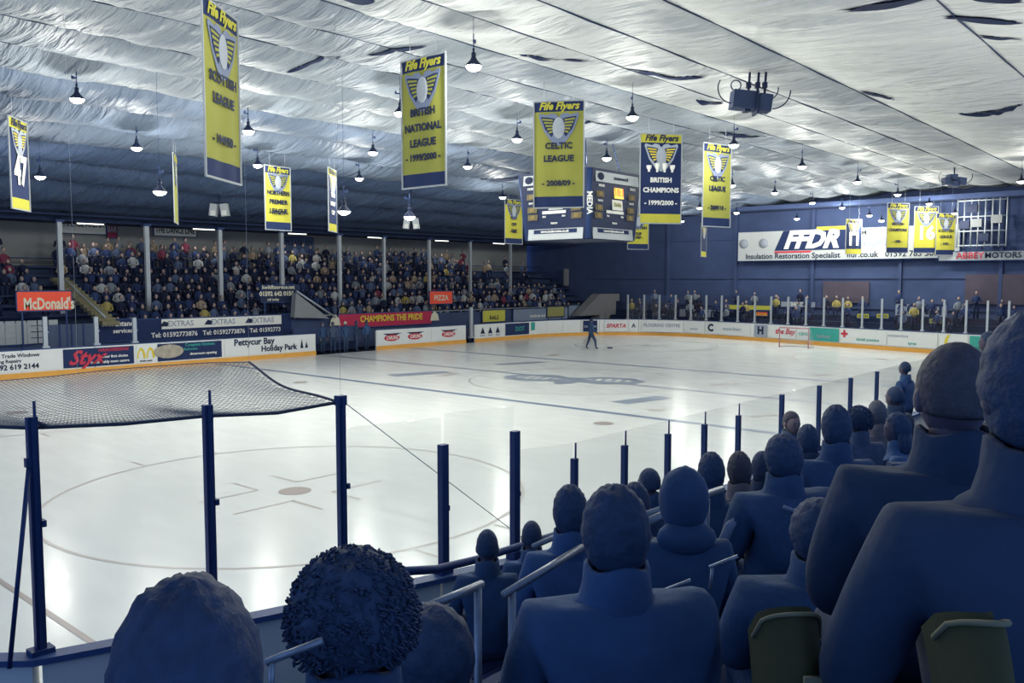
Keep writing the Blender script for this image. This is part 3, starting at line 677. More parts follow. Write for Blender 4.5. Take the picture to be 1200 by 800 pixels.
# end terrace
ee = link('floor_end_stand', None, None, kind='structure', label='dark terrace behind the far goal')
for i in range(3):
    m = MB(); m.box((57.6+i*.9, 23, .45+.2*i), (.9, 34, .9+.4*i)); m.obj('terrace_step', STEP, ee)
# scaffold gallery top right
sc = thing('lighting_gantry', 'grey scaffold gantry with equipment high on the far right wall', 'gantry', (59.0, 0, 0))
GA, GB = ax(1122, 260, 59), ax(1180, 260, 59)
m = MB()
for k in range(8):
    y = lerp(GA.y, GB.y, k/7); m.tube([(0, y, 6.2), (0, y, 9.2)], .05, 5)
for z in (6.3, 7.2, 8.1, 9.1): m.tube([(0, GA.y, z), (0, GB.y, z)], .05, 5)
m.obj('scaffold', METALL, sc)
for k, (t, z) in enumerate(((.15, 7.6), (.4, 7.7), (.55, 6.8), (.8, 7.9), (.3, 8.6))):
    m = MB(); m.box((0, lerp(GA.y, GB.y, t), z), (.3, .6, .5)); m.obj('equipment_box', GREYW if k % 2 else BLACK, sc)

# ------------------------------------------------------------------ lamps
BULB = mat('lamp_bulb', (1.0, .98, .86), .4, emit=9)
lamp_meshes = None
def make_lamp_meshes():
    a = MB(); a.lathe([(.02, .0), (.09, .0), (.11, -.06), (.20, -.15), (.27, -.24), (.275, -.26), (.25, -.25), (.2, -.17), (.08, -.06)], n=16)
    b = MB(); b.lathe([(.001, -.40), (.10, -.39), (.20, -.34), (.25, -.275), (.25, -.24)], n=16)
    c = MB(); c.tube([(0, 0, -.04), (0, 0, .16)], .075, 10); c.tube([(0, 0, .16), (0, 0, .30)], .035, 8)
    d = MB(); d.tube([(0, 0, .28), (0, 0, .75)], .018, 6); d.box((0.10, 0, .52), (.22, .05, .05)); d.box((.18, 0, .56), (.07, .07, .10))
    return a.mesh('shade', BLACK), b.mesh('bulb', BULB), c.mesh('ballast', BLACK), d.mesh('hanger', METAL)
LM = make_lamp_meshes()
lamps = [(90, 108, 'near the far left banner with number'), (160, 167, 'between the far left lamp and the tall yellow banner'), (47, 201, 'just right of the number banner'), (187, 217, 'left of the thin edge-on banner'), (291, 147, 'right of the tallest yellow banner'), (302, 188, 'above the northern league banner'), (437, 173, 'left of the national league banner'), (421, 204, 'below left of the national league banner'), (403, 240, 'right of the narrow edge-on navy banner'), (480, 247, 'above the right pair of spotlights'),
         (548, 190, 'right of the national league banner'), (555, 68, 'largest one, high in the middle'), (469, 125, 'half hidden behind the national league banner'), (606, 157, 'left of the celtic league banner'), (741, 130, 'large one between the celtic and champions banners'), (711, 180, 'just left of the champions banner'), (589, 227, 'left of the scoreboard'),
         (860, 164, 'above the right celtic league banner'), (940, 190, 'right of the right celtic league banner'), (820, 240, 'left of the right celtic league banner'), (863, 246, 'right of the foot of the right celtic banner'), (858, 213, 'beside the middle of the right celtic banner'), (1005, 209, 'above the long silver sign'), (952, 234, 'above the letters on the silver sign'), (987, 240, 'faint one above the navy number banner'), (1019, 249, 'right of the navy number banner'), (1052, 224, 'above the yellow banner near the end wall'), (1089, 235, 'above the banner numbered sixteen'), (1119, 246, 'above the last yellow banner'),
         (1197, 208, 'at the right edge of the frame'), (908, 222, 'above the left end of the silver sign'), (799, 256, 'at the lower right corner of the champions banner'), (934, 253, 'tiny one just over the silver sign'), (1033, 255, 'tiny one left of the first end wall banner')]
rows_txt = {}
def add_light(loc, P=LAMP_W):
    l = bpy.data.lights.new('lamp_light', 'POINT'); l.energy = P; l.shadow_soft_size = .12; l.color = LAMP_COL
    o = bpy.data.objects.new('lamp_light', l); COL.objects.link(o); o.location = loc; return o
for i, (u, v, tx) in enumerate(lamps):
    d = ray(u, v); t = 20
    for _ in range(60):
        p = CAMP+d*t; t = (ceil(p.y)-.9-CAM_H)/d.z
    p = CAMP+d*t
    if p.x > 58: t *= 57/p.x; p = CAMP+d*t
    if p.y > 42.3: t = 42.3/d.y; p = CAMP+d*t
    s_ = 'dark hanging lamp '+tx if tx else None
    grp = None
    if not tx:
        s_ = 'small dark bell-shaped lamp with a glowing bulb hanging far off under the ceiling, on the %s side' % ('left' if u < 600 else 'right'); grp = 'small distant hanging lamps, %s side' % ('left' if u < 600 else 'right')
    r = thing('hanging_lamp', s_, 'lamp', tuple(p), random.uniform(0, 6), grp)
    for me in LM: link(me.name, me, r)
    r.scale = (.72, .72, .72)
    hh = (ceil(p.y)-p.z)/.72
    m = MB(); m.tube([(0, 0, .7), (0, 0, max(hh, .8))], .008, 4); m.obj('cable', METAL, r)
    lt = add_light((0, 0, -.48)); lt.parent = r
# unseen lamps outside the frame, added to brighten the ice and near ceiling
for i, (x, y) in enumerate(((7, 11), (5, 17.5), (9.5, 7.2), (21, 2.5), (27, 1.0))):
    r = thing('hanging_lamp', 'added unseen lamp outside the frame, over '+['the near left circle', 'the left part of the ice', 'the near side glass', 'the near stand', 'the right part of the near stand'][i], 'lamp', (x, y, ceil(y)-.9), i)
    for me in LM: link(me.name, me, r)
    m = MB(); m.tube([(0, 0, .7), (0, 0, .95)], .008, 4); m.obj('cable', METAL, r)
    lt = add_light((0, 0, -.48)); lt.parent = r

# ------------------------------------------------------------------ banners
EGREY = mat('emblem_grey', '#77829a', .7, var=.1); EPALE = mat('emblem_pale_grey', '#a2aab4', .7, var=.1)
def emblem(parent, z, wd, dark, y=-.02):
    r = MB(); k = wd/2
    def P(a, b): return (a*k, b*k)
    grey = EGREY if not dark else EPALE
    out = [(0, -.92), (.35, -.72), (.7, -.25), (.98, .5), (.92, .62), (.55, .52), (.38, .62), (.15, .58), (0, .42)]
    pts = [P(a, b) for a, b in out]+[P(-a, b) for a, b in out[-2:0:-1]]
    m = MB(); m.poly(pts, y, y+.008); m.obj('emblem_field', grey, parent, loc=(0, 0, z))
    inn = MB()
    for s_ in (-1, 1):
        q = [(.2*s_, .36), (.5*s_, .42), (.86*s_, .45), (.66*s_, -.12), (.34*s_, -.5), (.22*s_, -.3)]
        inn.poly([P(*p) for p in (q if s_ > 0 else q[::-1])], y-.006, y-.001)
    inn.obj('wing_field', BNAVY, parent, loc=(0, 0, z))
    f = MB()
    for s_ in (-1, 1):
        for j in range(5):
            t = j/5; a0, b0 = lerp(.28, .30, t), lerp(.32, -.34, t); a1, b1 = lerp(.80, .40, t), lerp(.38, -.40, t)
            q = [(a0*s_, b0), (a1*s_, b1), (a1*s_*.97, b1-.09), (a0*s_, b0-.07)]
            f.poly([P(*p) for p in (q if s_ > 0 else q[::-1])], y-.012, y-.007)
    f.obj('feathers', YEL if not dark else GOLD, parent, loc=(0, 0, z), kind='stuff')
    m = MB(); m.ell((0, y-.01, z-.08*k), (.30*k, .012, .50*k), 18, 8); m.obj('oval', mat('pale_oval', '#a4abb3', .7), parent)
def banner(u, vt, wpx, D, sgn, style, lines, label, H=3.1, W=1.5, year=None, num=None, bright=False, group=None, footer=True):
    a = (u-600)/F_PX; best = (9, 0)
    for k in range(0, 130):
        th = math.radians(k)*sgn; e = abs((math.cos(th)-a*math.sin(th))*W/D*F_PX-wpx)
        if e < best[0]: best = (e, th)
    th = best[1]; p = at(u, vt, D)
    r = thing('hanging_banner', label, 'banner', (p.x, p.y, p.z-H), YAW-PI/2+th, group)
    main, band = (YEL2 if bright else YEL, BNAVY) if style == 'y' else (BNAVY, YEL2)
    ink = INK if style == 'y' else WHITE
    hb = .30; fb = .33
    def cloth(z0, z1, mm, name, yoff=0):
        m = MB(); NX, NZ = 10, 8
        for s_ in (0, 1):
            V = [(lerp(-W/2, W/2, i/NX), yoff+s_*.012+.012*math.sin(i*1.3+2), lerp(z0, z1, j/NZ)) for j in range(NZ+1) for i in range(NX+1)]
            m.add(V, [(j*(NX+1)+i, j*(NX+1)+i+1, (j+1)*(NX+1)+i+1, (j+1)*(NX+1)+i)[::1 if s_ == 0 else -1] for j in range(NZ) for i in range(NX)], 0, True)
        return m.obj(name, mm, r)
    cloth(fb if footer else 0, H-hb, main, 'cloth')
    cloth(H-hb, H, band, 'header_band'); 
    if footer: cloth(.0, fb, band, 'footer_band')
    m = MB()
    for s_ in (-1, 1): m.box((s_*(W/2+.01), 0, H/2), (.035, .035, H))
    for z in (0, H): m.box((0, 0, z), (W+.05, .045, .035))
    m.obj('border', mat('pale_hem', '#9da3a6', .7), r)
    text('Fife Flyers', .30, YEL2 if style == 'y' else INK, r, 0, H-hb/2, y=-.03, bold=.03, shear=.3, maxw=W*.82)
    emblem(r, H*.765 if not num else H*.76, W*.84, style != 'y', y=-.03)
    z = H*.58
    if num:
        text(num, 1.15, WHITE, r, 0, H*.42, y=-.03, bold=.04, sx=1.0, maxw=W*.72)
    for ln in lines:
        text(ln, .25, ink, r, 0, z, y=-.03, bold=.035, maxw=W*.86); z -= .37
    if year: text('- '+year+' -', .22, ink, r, 0, fb+.38, y=-.03, bold=.035, maxw=W*.9)
    m = MB(); top = ceil(p.y)-(p.z-H)
    for s_ in (-.6, .6): m.tube([(s_*W/2, 0, H), (s_*W/2, 0, max(top, H+.1))], .008, 4)
    m.obj('hanging_cord', METALL, r)
    return r
banner(258, 10, 42, 15.4, 1, 'y', ['SCOTTISH', 'LEAGUE'], 'largest yellow banner with navy bands, reading Scottish League 1949/50', year='1949/50')
banner(495.5, 67, 51, 20.4, -1, 'y', ['BRITISH', 'NATIONAL', 'LEAGUE'], 'yellow banner reading British National League 1999/2000', year='1999/2000')
banner(655, 118.5, 58, 24.8, -1, 'y', ['CELTIC', 'LEAGUE'], 'yellow banner reading Celtic League 2008/09 in front of the scoreboard', year='2008/09', W=1.47)
b_ = banner(775, 157, 48, 29.5, 1, 'n', [], 'navy banner with yellow bands, reading British Champions 1999/2000', year='1999/2000')
text('BRITISH', .23, WHITE, b_, 0, 1.5, y=-.03, bold=.04, maxw=1.2); text('CHAMPIONS', .23, WHITE, b_, 0, 1.15, y=-.03, bold=.04, maxw=1.4)
m = MB()
for k, (x, h_) in enumerate(((-.45, .22), (-.15, .3), (.12, .3), (.4, .24))): m.lathe([(.05, 0), (.035, .05), (.09, h_*.6), (.1, h_), (.07, h_), (.02, h_*.6)], (x, -.05, 1.78), 8)
m.obj('trophy_row', WHITE, b_)
banner(841, 169, 32, 32, 1, 'y', ['CELTIC', 'LEAGUE'], 'yellow banner right of the champions one, reading Celtic League 2009/10', year='2009/10')
banner(325, 195, 30, 35, 1, 'y', ['NORTHERN', 'PREMIER', 'LEAGUE'], 'bright yellow banner hanging above the third column, reading Northern Premier League', year='1976/77', bright=True, H=2.62, W=1.3)
banner(389, 198, 9.5, 36, 1, 'n', ['TITLE', 'NIGHT', 'CUP'], 'narrow navy and white banner seen almost edge-on right of the northern league one', H=2.65, W=1.3)
banner(20.5, 140, 22, 25, 1, 'n', [], 'navy banner with the white number 47 at the left edge', num='47', H=2.65, W=1.3)
b2 = banner(204.5, 182, 4.5, 32, 1, 'y', [], 'thin banner seen edge-on above the second column', footer=False, H=2.55)
banner(602, 234, 20, 50, 1, 'y', ['PLAY', 'OFF', 'CUP'], 'bright yellow banner partly hidden left of the scoreboard', H=2.6, bright=True, year='1985')
banner(748, 249, 24, 52, 1, 'y', ['SCOTTISH', 'CUP'], 'bright yellow banner below the champions banner', H=2.25, bright=True, year='1987', W=1.4)
banner(825, 262, 6, 54, 1, 'n', [], 'dark banner edge-on against the end wall', H=2.1, W=1.3)
banner(1001, 257, 18, 55, 1, 'n', ['TEAM'], 'navy banner with yellow ends in front of the long silver sign', H=2.25, num='11', W=1.3)
banner(1053, 238, 25, 53, 1, 'y', ['BRITISH', 'CHAMPIONS'], 'bright yellow banner in front of the right part of the silver sign', bright=True, year='1985')
banner(1086, 242, 28, 54, 1, 'y', [], 'bright yellow banner with the pale number 16', bright=True, num='16', H=2.95)
banner(1109, 250, 22, 54, 1, 'y', ['SCOTTISH', 'LEAGUE'], 'bright yellow banner at the right, overlapping the number 16 one', bright=True, year='1993', H=2.65, W=1.4)

# ------------------------------------------------------------------ scoreboard
sb = thing('scoreboard', 'four-sided dark scoreboard hanging over centre ice', 'scoreboard', (28.6, 21.3, 5.75), 0)
SH = 2.75
def sface(rz, which):
    # a tilted face: local x across, z up, outward -y ; attached as part with sub-parts
    wt, wb = 3.45, 3.1
    m = MB()
    yt, yb = -1.88, -1.63
    m.add([(-wb/2, yb, 0), (wb/2, yb, 0), (wt/2, yt, SH), (-wt/2, yt, SH), (-wb/2, yb+.2, 0), (wb/2, yb+.2, 0), (wt/2, yt+.2, SH), (-wt/2, yt+.2, SH)],
          [(0, 1, 2, 3), (5, 4, 7, 6), (1, 0, 4, 5), (3, 2, 6, 7), (0, 3, 7, 4), (2, 1, 5, 6)])
    f = m.obj('display_face', mat('scoreboard_black', '#1d2b4c', .5, var=.08), sb, rz=rz)
    def y_at(z): return lerp(yb, yt, z/SH)-.02
    tilt = math.atan2(yt-yb, SH)
    def rect(x, z, w_, h_, mm, name):
        m = MB(); m.box((0, 0, 0), (w_, .03, h_)); o = m.obj(name, mm, f, loc=(x, y_at(z), z)); o.rotation_euler = (-tilt*-1 if 0 else -(-tilt), 0, 0); return o
    def tx(b, s_, mm, x, z, **k):
        o = text(b, s_, mm, f, x, z, y=y_at(z)-.03, **k); o.rotation_euler = (tilt, 0, 0); return o
    rect(0, 2.45, 3.0, .42, SILV, 'header_panel'); rect(0, .28, 2.8, .5, SILV, 'footer_panel')
    m = MB(); m.ell((0, 0, 0), (.22, .02, .15), 12, 6); m.obj('header_roundel', INK, f, loc=(-1.2, y_at(2.45)-.03, 2.45))
    tx('motorworld', .2, INK, .2, 2.45, bold=.03)
    rect(0, .36, 2.2, .16, BNAVY, 'advert_strip'); tx('www.traderoutes.co.uk', .15, WHITE, 0, .36, maxw=2.1, bold=.03); tx('01592 642 315', .14, TEAL, 0, .15, bold=.03)
    AMB = mat('dim_amber_digits', '#6a6046', .6)
    for sx_ in (-1, 1):
        tx('HOME' if sx_ < 0 else 'AWAY', .14, WHITE, sx_*1.1, 2.1, bold=.03); tx('SHOTS', .11, WHITE, sx_*1.1, 1.52, bold=.03)
        for zz in (1.78, 1.25, .95): rect(sx_*1.12, zz, .5, .24, AMB, 'digit_window'); tx('88', .22, mat('amber_digits', '#8f7c4c', .6, emit=.15), sx_*1.12, zz)
        tx('PEN', .1, WHITE, sx_*.5, .95, bold=.03)
    tx('PERIOD', .1, WHITE, 0, .68, bold=.03)
    LED = mat('red_orange_digits', (1.0, .20, .04), .5, emit=1.6)
    rect(.15, 1.9, .62, .46, mat('lit_yellow_digits', (.95, .7, .12), .5, emit=.7), 'clock_window'); tx('18:1', .42, LED, .15, 1.9, bold=.05, maxw=.58)
    rect(.12, 1.42, .72, .42, WHITE if which else SILV, 'sponsor_panel'); tx('Kiddy', .22, mat('olive_panel', '#9c9a60', .8), .12, 1.42, maxw=.6)
    rect(0, 1.12, 1.2, .12, WHITE, 'name_strip')
for k, rz in enumerate((-PI/2, 0, PI/2, PI)): sface(rz, k)
m = MB(); m.box((0, 0, SH/2), (2.6, 2.6, SH*.98)); m.obj('core', BLACK, sb)
m = MB()
for a in (-1, 1):
    for b in (-1, 1): m.tube([(a*1.55, b*1.55, .05), (a*1.75, b*1.75, SH)], .12, 8); m.tube([(a*1.2, b*1.2, SH), (a*.9, b*.9, 4.3)], .02, 5)
m.obj('corner_frame', METAL, sb, kind='stuff')
for sx_, rz in ((0, -PI/4),): 
    o = text('MEDIA', .3, WHITE, sb, -1.76, 1.4, y=-1.76, bold=.03); o.rotation_euler = (0, PI/2, -PI/4)

# ------------------------------------------------------------------ roof equipment
def hoop(m, c, r, a0, a1, rr=.018, M=None):
    pts = []
    for i in range(13):
        q = math.radians(lerp(a0, a1, i/12)); pts.append(Vector((c[0]+r*math.cos(q), c[1], c[2]+r*math.sin(q))))
    m.tube(pts, rr, 6)
p = at(879, 118, 23.5); R0 = YAW-PI/2
pa = thing('speaker_cluster', 'pair of dark loudspeaker boxes with curved pipes slung from the ceiling', 'loudspeakers', tuple(p), R0)
m = MB(); m.box((-.18, 0, .0), (.68, .5, .48), M=Matrix.Rotation(math.radians(6), 3, 'Y')); m.obj('speaker_box', mat('speaker_grey_blue', '#33415e', .7), pa)
m = MB(); m.box((.36, -.06, -.09), (.36, .45, .46), M=Matrix.Rotation(math.radians(8), 3, 'Y')); m.obj('speaker_box', mat('speaker_grey_blue', '#33415e', .7), pa)
m = MB(); m.box((.13, -.1, -.1), (.06, .5, .6)); m.box((-.1, 0, -.27), (.16, .3, .08)); m.obj('clamp_bar', BLACK, pa)
m = MB(); hoop(m, (-.48, 0, .35), .42, 150, 290); m.obj('curved_pipe', BLACK, pa)
m = MB(); hoop(m, (.62, 0, .28), .50, -90, 0); m.obj('curved_pipe', BLACK, pa)
m = MB(); hoop(m, (.5, 0, .32), .28, -80, 10); m.obj('curved_pipe', BLACK, pa)
m = MB(); hoop(m, (-.4, 0, .42), .14, -60, 240); m.obj('curved_pipe', BLACK, pa)
top = ceil(p.y)-p.z
for x in (-.05, .2, .4):
    m = MB(); m.tube([(x, 0, .2), (x+.03, 0, top-.1)], .035, 6); m.box((x, 0, .42), (.12, .12, .16)); m.obj('drop_pole', BLACK, pa)
def small_rig(u, v, D, label, k, s_=1):
    p = at(u, v, D); r = thing('spotlight_pair', label, 'spotlights', tuple(p), R0)
    for x in (-.28, .28):
        m = MB(); m.box((x*s_, 0, 0), (.36*s_, .3, .62*s_), M=Matrix.Rotation(math.radians(-8*x/.28), 3, 'Y')); o = m.obj('spotlight', SILV if k else BLACK, r)
        m = MB(); m.box((x*s_, -.17, -.15*s_), (.24*s_, .03, .25*s_)); m.obj('lens', WHITE, o)
    m = MB(); m.box((0, 0, .36*s_), (1.0*s_, .08, .06)); m.tube([(0, 0, .36*s_), (0, 0, ceil(p.y)-p.z)], .03, 6); m.obj('bracket', BLACK, r)
small_rig(257, 246, 43, 'pair of white spotlights under the ceiling above the third column', 1)
small_rig(482, 262, 46, 'pair of white spotlights under the ceiling in the middle of the far stand', 1, .9)
p = at(1118, 212, 44)
r = thing('speaker_cluster', 'small grey loudspeaker cluster near the right end of the ceiling', 'loudspeakers', tuple(p), R0)
for k, (x, z) in enumerate(((-.35, 0), (0, -.12), (.35, -.02), (-.1, .15))): m = MB(); m.box((x, 0, z), (.42, .4, .38), M=Matrix.Rotation(math.radians(20*x), 3, 'Y')); m.obj('speaker_box', mat('speaker_grey_blue', '#33415e', .7), r)
m = MB(); hoop(m, (-.5, 0, .2), .3, 120, 260); hoop(m, (.6, 0, .25), .35, -90, 20); m.obj('curved_pipe', BLACK, r)
m = MB(); m.tube([(0, 0, .1), (0, 0, ceil(p.y)-p.z)], .03, 6); m.obj('drop_pole', BLACK, r)

# ------------------------------------------------------------------ far goal
gl = gz(930, 407.5); go = thing('goal', 'ice hockey goal with red posts standing before the far end boards', 'goal', (gl.x, gl.y, 0), -PI/2)
REDM = mat('red_goal_post', '#b58088', .5)
m = MB(); m.tube([(-.915, 0, 0), (-.915, 0, 1.22), (.915, 0, 1.22), (.915, 0, 0)], .04, 8); m.obj('goal_frame', REDM, go)
m = MB(); m.tube([(-.915, 0, .03), (-.95, .8, .03), (-.5, 1.05, .03), (.5, 1.05, .03), (.95, .8, .03), (.915, 0, .03)], .03, 6)
m.tube([(-.915, 0, 1.22), (-.5, .5, 1.22), (.5, .5, 1.22), (.915, 0, 1.22)], .02, 6); m.obj('base_bar', mat('white_tube', '#c9cdd0', .5), go)
m = MB()
for k in range(19):
    t = -0.9+.1*k; m.tube([(t, .5*(1-abs(t)**4), 1.2), (t, .8, .6), (t, 1.0-.15*abs(t), .04)], .006, 3)
for k in range(10):
    z = .06+.12*k; y = lerp(1.0, .55, k/9); m.tube([(-.92, 0, z), (-.9, y*.8, z), (-.45, y, z), (.45, y, z), (.9, y*.8, z), (.92, 0, z)], .006, 3)
m.obj('net', mat('white_twine', '#b5babd', .8), go, kind='stuff')

# ------------------------------------------------------------------ people
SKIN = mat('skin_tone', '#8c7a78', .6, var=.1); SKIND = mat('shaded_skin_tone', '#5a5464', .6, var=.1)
HAIRD = mat('dark_hair', (.034, .06, .12), .7, var=.4, scale=40, bump=.4); HAIRB = mat('brown_hair', (.07, .07, .09), .7, var=.4, scale=40, bump=.4)
HAIRG = mat('grey_hair', (.12, .13, .16), .7, var=.3, scale=40)
JK = [mat('jacket_'+n_, c, .85, var=.35, scale=7, bump=.9) for n_, c in (('navy', (.035, .075, .16)), ('blue', (.045, .10, .22)), ('black', (.026, .05, .10)), ('slate', (.07, .10, .17)))]
JTAN = mat('jacket_tan', '#6e6a70', .85, var=.3); TROU = mat('trousers_dark', (.03, .055, .11), .85, var=.2)

def skin_mesh(nodes, edges, levels=1):
    me = bpy.data.meshes.new('sk'); names = list(nodes)
    me.from_pydata([nodes[k][0] for k in names], [(names.index(a), names.index(b)) for a, b in edges], [])
    o = bpy.data.objects.new('sk', me); COL.objects.link(o)
    md = o.modifiers.new('s', 'SKIN'); md.use_smooth_shade = True
    for i, k in enumerate(names):
        sv = me.skin_vertices[0].data[i]; r = nodes[k][1]; sv.radius = (r, r) if not isinstance(r, tuple) else r; sv.use_root = (i == 0)
    sb_ = o.modifiers.new('u', 'SUBSURF'); sb_.levels = levels
    bpy.context.view_layer.update()
    out = bpy.data.meshes.new_from_object(o.evaluated_get(bpy.context.evaluated_depsgraph_get()))
    bpy.data.objects.remove(o); return out
def head_fn(p, d):
    q = Vector(p)
    if d.y > .3:                                  # face side
        f = (d.y-.3)/.7
        if abs(d.x) < .22 and -.35 < d.z < .12: q.y += .022*f*(1-abs(d.x)/.22)*(1 if d.z < -.1 else .5)      # nose
        if .1 < abs(d.x) < .45 and .0 < d.z < .2: q.y -= .008     # eye sockets
        if d.z < -.62: q.y += .012*f
    if d.z < -.2: q.x *= 1-.28*(-d.z-.2)
    if d.y < 0 and d.z < -.4: q.y *= .8
    return q
def hand_parts(m, c, dirv, side, mi):
    dirv = Vector(dirv).normalized(); up = Vector((0, 0, 1)); sd = dirv.cross(up).normalized()
    m.ell(Vector(c), (.038, .045, .018), 8, 6, mi)
    for k in range(4):
        b = Vector(c)+dirv*.03+sd*(k-1.5)*.019; L = (.062, .072, .068, .052)[k]
        m.tube([b, b+dirv*L*.5+up*.006, b+dirv*L-up*.018], [.009, .0085, .006], 5, mi)
    b = Vector(c)-sd*side*.034; m.tube([b, b-sd*side*.02+dirv*.03, b-sd*side*.012+dirv*.055], [.010, .009, .007], 5, mi)
def body_mesh(pose, bulk=1.0, lean=0.0):
    B = bulk
    if pose in ('sit', 'hands', 'lean'):
        ln = .10 if pose == 'lean' else 0
        N = {'pel': ((0, 0, .50), .155*B), 'sp': ((0, ln*.3-.02, .68), .155*B), 'ch': ((0, ln*.7, .87), .165*B), 'nb': ((0, ln, 1.03), .088), 'nk': ((0, ln+.02, 1.12), .056), 'hd': ((0, ln+.025, 1.2), .06)}
        arms = {'sit': ((.26, .06, .72), (.15, .30, .60), (.11, .38, .60)), 'hands': ((.27, .16, .76), (.10, .36, .95), (.07, .38, 1.03)), 'lean': ((.28, .22, .72), (.12, .42, .62), (.08, .49, .60))}[pose]
        for s_ in (-1, 1):
            k = 'L' if s_ < 0 else 'R'
            N['sh'+k] = ((.20*s_*B**.5, ln, .985), .085*B); N['el'+k] = ((arms[0][0]*s_, arms[0][1], arms[0][2]), .058*B); N['wr'+k] = ((arms[1][0]*s_, arms[1][1], arms[1][2]), .04*B); N['ha'+k] = ((arms[2][0]*s_, arms[2][1], arms[2][2]), .028)
            N['hp'+k] = ((.10*s_, .08, .49), .11*B); N['kn'+k] = ((.13*s_, .46, .50), .07*B); N['an'+k] = ((.13*s_, .47, .11), .045); N['ft'+k] = ((.14*s_, .60, .045), .04)
        HC = Vector((0, ln+.03, 1.235)); hz = arms[2]
    else:
        N = {'pel': ((0, 0, .95), .15*B), 'sp': ((0, -.01, 1.10), .14*B), 'ch': ((0, 0, 1.27), .16*B), 'nb': ((0, 0, 1.42), .085*B), 'nk': ((0, .01, 1.50), .055), 'hd': ((0, .015, 1.57), .06)}
        arms = ((.25, -.02, 1.10), (.24, .08, .88), (.23, .11, .81))
        if pose == 'skate': arms = ((.27, .05, 1.12), (.18, .28, .98), (.16, .34, .93))
        for s_ in (-1, 1):
            k = 'L' if s_ < 0 else 'R'; st_ = .16*s_ if pose == 'skate' else .02*s_
            N['sh'+k] = ((.185*s_, 0, 1.37), .08*B); N['el'+k] = ((arms[0][0]*s_, arms[0][1], arms[0][2]), .055*B); N['wr'+k] = ((arms[1][0]*s_, arms[1][1], arms[1][2]), .038); N['ha'+k] = ((arms[2][0]*s_, arms[2][1], arms[2][2]), .028)
            N['hp'+k] = ((.10*s_, 0, .88), .115*B); N['kn'+k] = ((.11*s_, .05+st_, .50), .072*B); N['an'+k] = ((.11*s_, st_*1.6, .10), .045); N['ft'+k] = ((.12*s_, .13+st_*1.6, .045), .04)
        HC = Vector((0, .02, 1.64)); hz = arms[2]
    E_ = [('pel', 'sp'), ('sp', 'ch'), ('ch', 'nb'), ('nb', 'nk'), ('nk', 'hd')]
    for k in 'LR': E_ += [('ch', 'sh'+k), ('sh'+k, 'el'+k), ('el'+k, 'wr'+k), ('wr'+k, 'ha'+k), ('pel', 'hp'+k), ('hp'+k, 'kn'+k), ('kn'+k, 'an'+k), ('an'+k, 'ft'+k)]
    me = skin_mesh(N, E_, 2)
    m = MB(); me_v = [v.co.copy() for v in me.vertices]; nh = Vector(N['nk'][0])
    hip = N['pel'][0][2]
    for p in me.polygons:
        c = p.center
        if (c-Vector((0, nh.y, nh.z+.04))).length < .09: mi = 2
        elif c.z < .06+.03: mi = 3
        elif c.z < hip-.03 or (pose in ('sit', 'hands', 'lean') and c.z < .60 and c.y > .19 and abs(c.x) > .05 and c.z < .58 and c.y < .62 and c.z < .57): mi = 1
        else: mi = 0
        for s_ in (-1, 1):
            if (c-Vector((hz[0]*s_, hz[1], hz[2]))).length < .06: mi = 2
        m.f.append(list(p.vertices)); m.m.append(mi); m.smooth.append(True)
    m.v = [tuple(v) for v in me_v]
    m.ell(HC, (.078, .098, .122), 18, 14, 2, fn=head_fn)
    for s_ in (-1, 1):
        m.ell(HC+Vector((.080*s_, -.005, -.01)), (.012, .022, .032), 8, 6, 2)
        m.ell(HC+Vector((.031*s_, .088, .012)), (.013, .009, .008), 8, 6, 4)
        a = Vector((hz[0]*s_, hz[1], hz[2])); w_ = N['wrL'][0]; wr = Vector((abs(w_[0])*s_, w_[1], w_[2])); hand_parts(m, a, a-wr, s_, 2)
    m.tube([HC+Vector((-.024, .088, -.055)), HC+Vector((0, .098, -.056)), HC+Vector((.024, .088, -.055))], .005, 5, 5)
    # collar
    R_ = []
    for z, rx_, ry_, dy in ((-.11, .15, .11, 0), (-.075, .125, .105, -.01), (-.06, .105, .10, -.015), (-.02, .094, .094, -.015), (.035, .090, .090, -.015), (.04, .078, .078, -.012), (.0, .07, .07, -.005)):
        R_.append([Vector((rx_*math.cos(2*PI*k/20), nh.y+dy+ry_*math.sin(2*PI*k/20), nh.z+z+.012*math.sin(2*PI*k/20*3)-.02*max(0, math.sin(2*PI*k/20)))) for k in range(20)])
    m.rings(R_, 0, False, False)
    mm_ = m.mesh('body', [JK[0], TROU, SKIND, BLACK, mat('eye_dark', '#3a435c', .4), mat('lip_dark', '#5a4458', .6)])
    return mm_, HC
BODIES = {}
for pz in ('sit', 'hands', 'lean', 'stand', 'skate'): BODIES[pz] = body_mesh(pz)
BODIES['bulky'] = body_mesh('sit', 1.22)
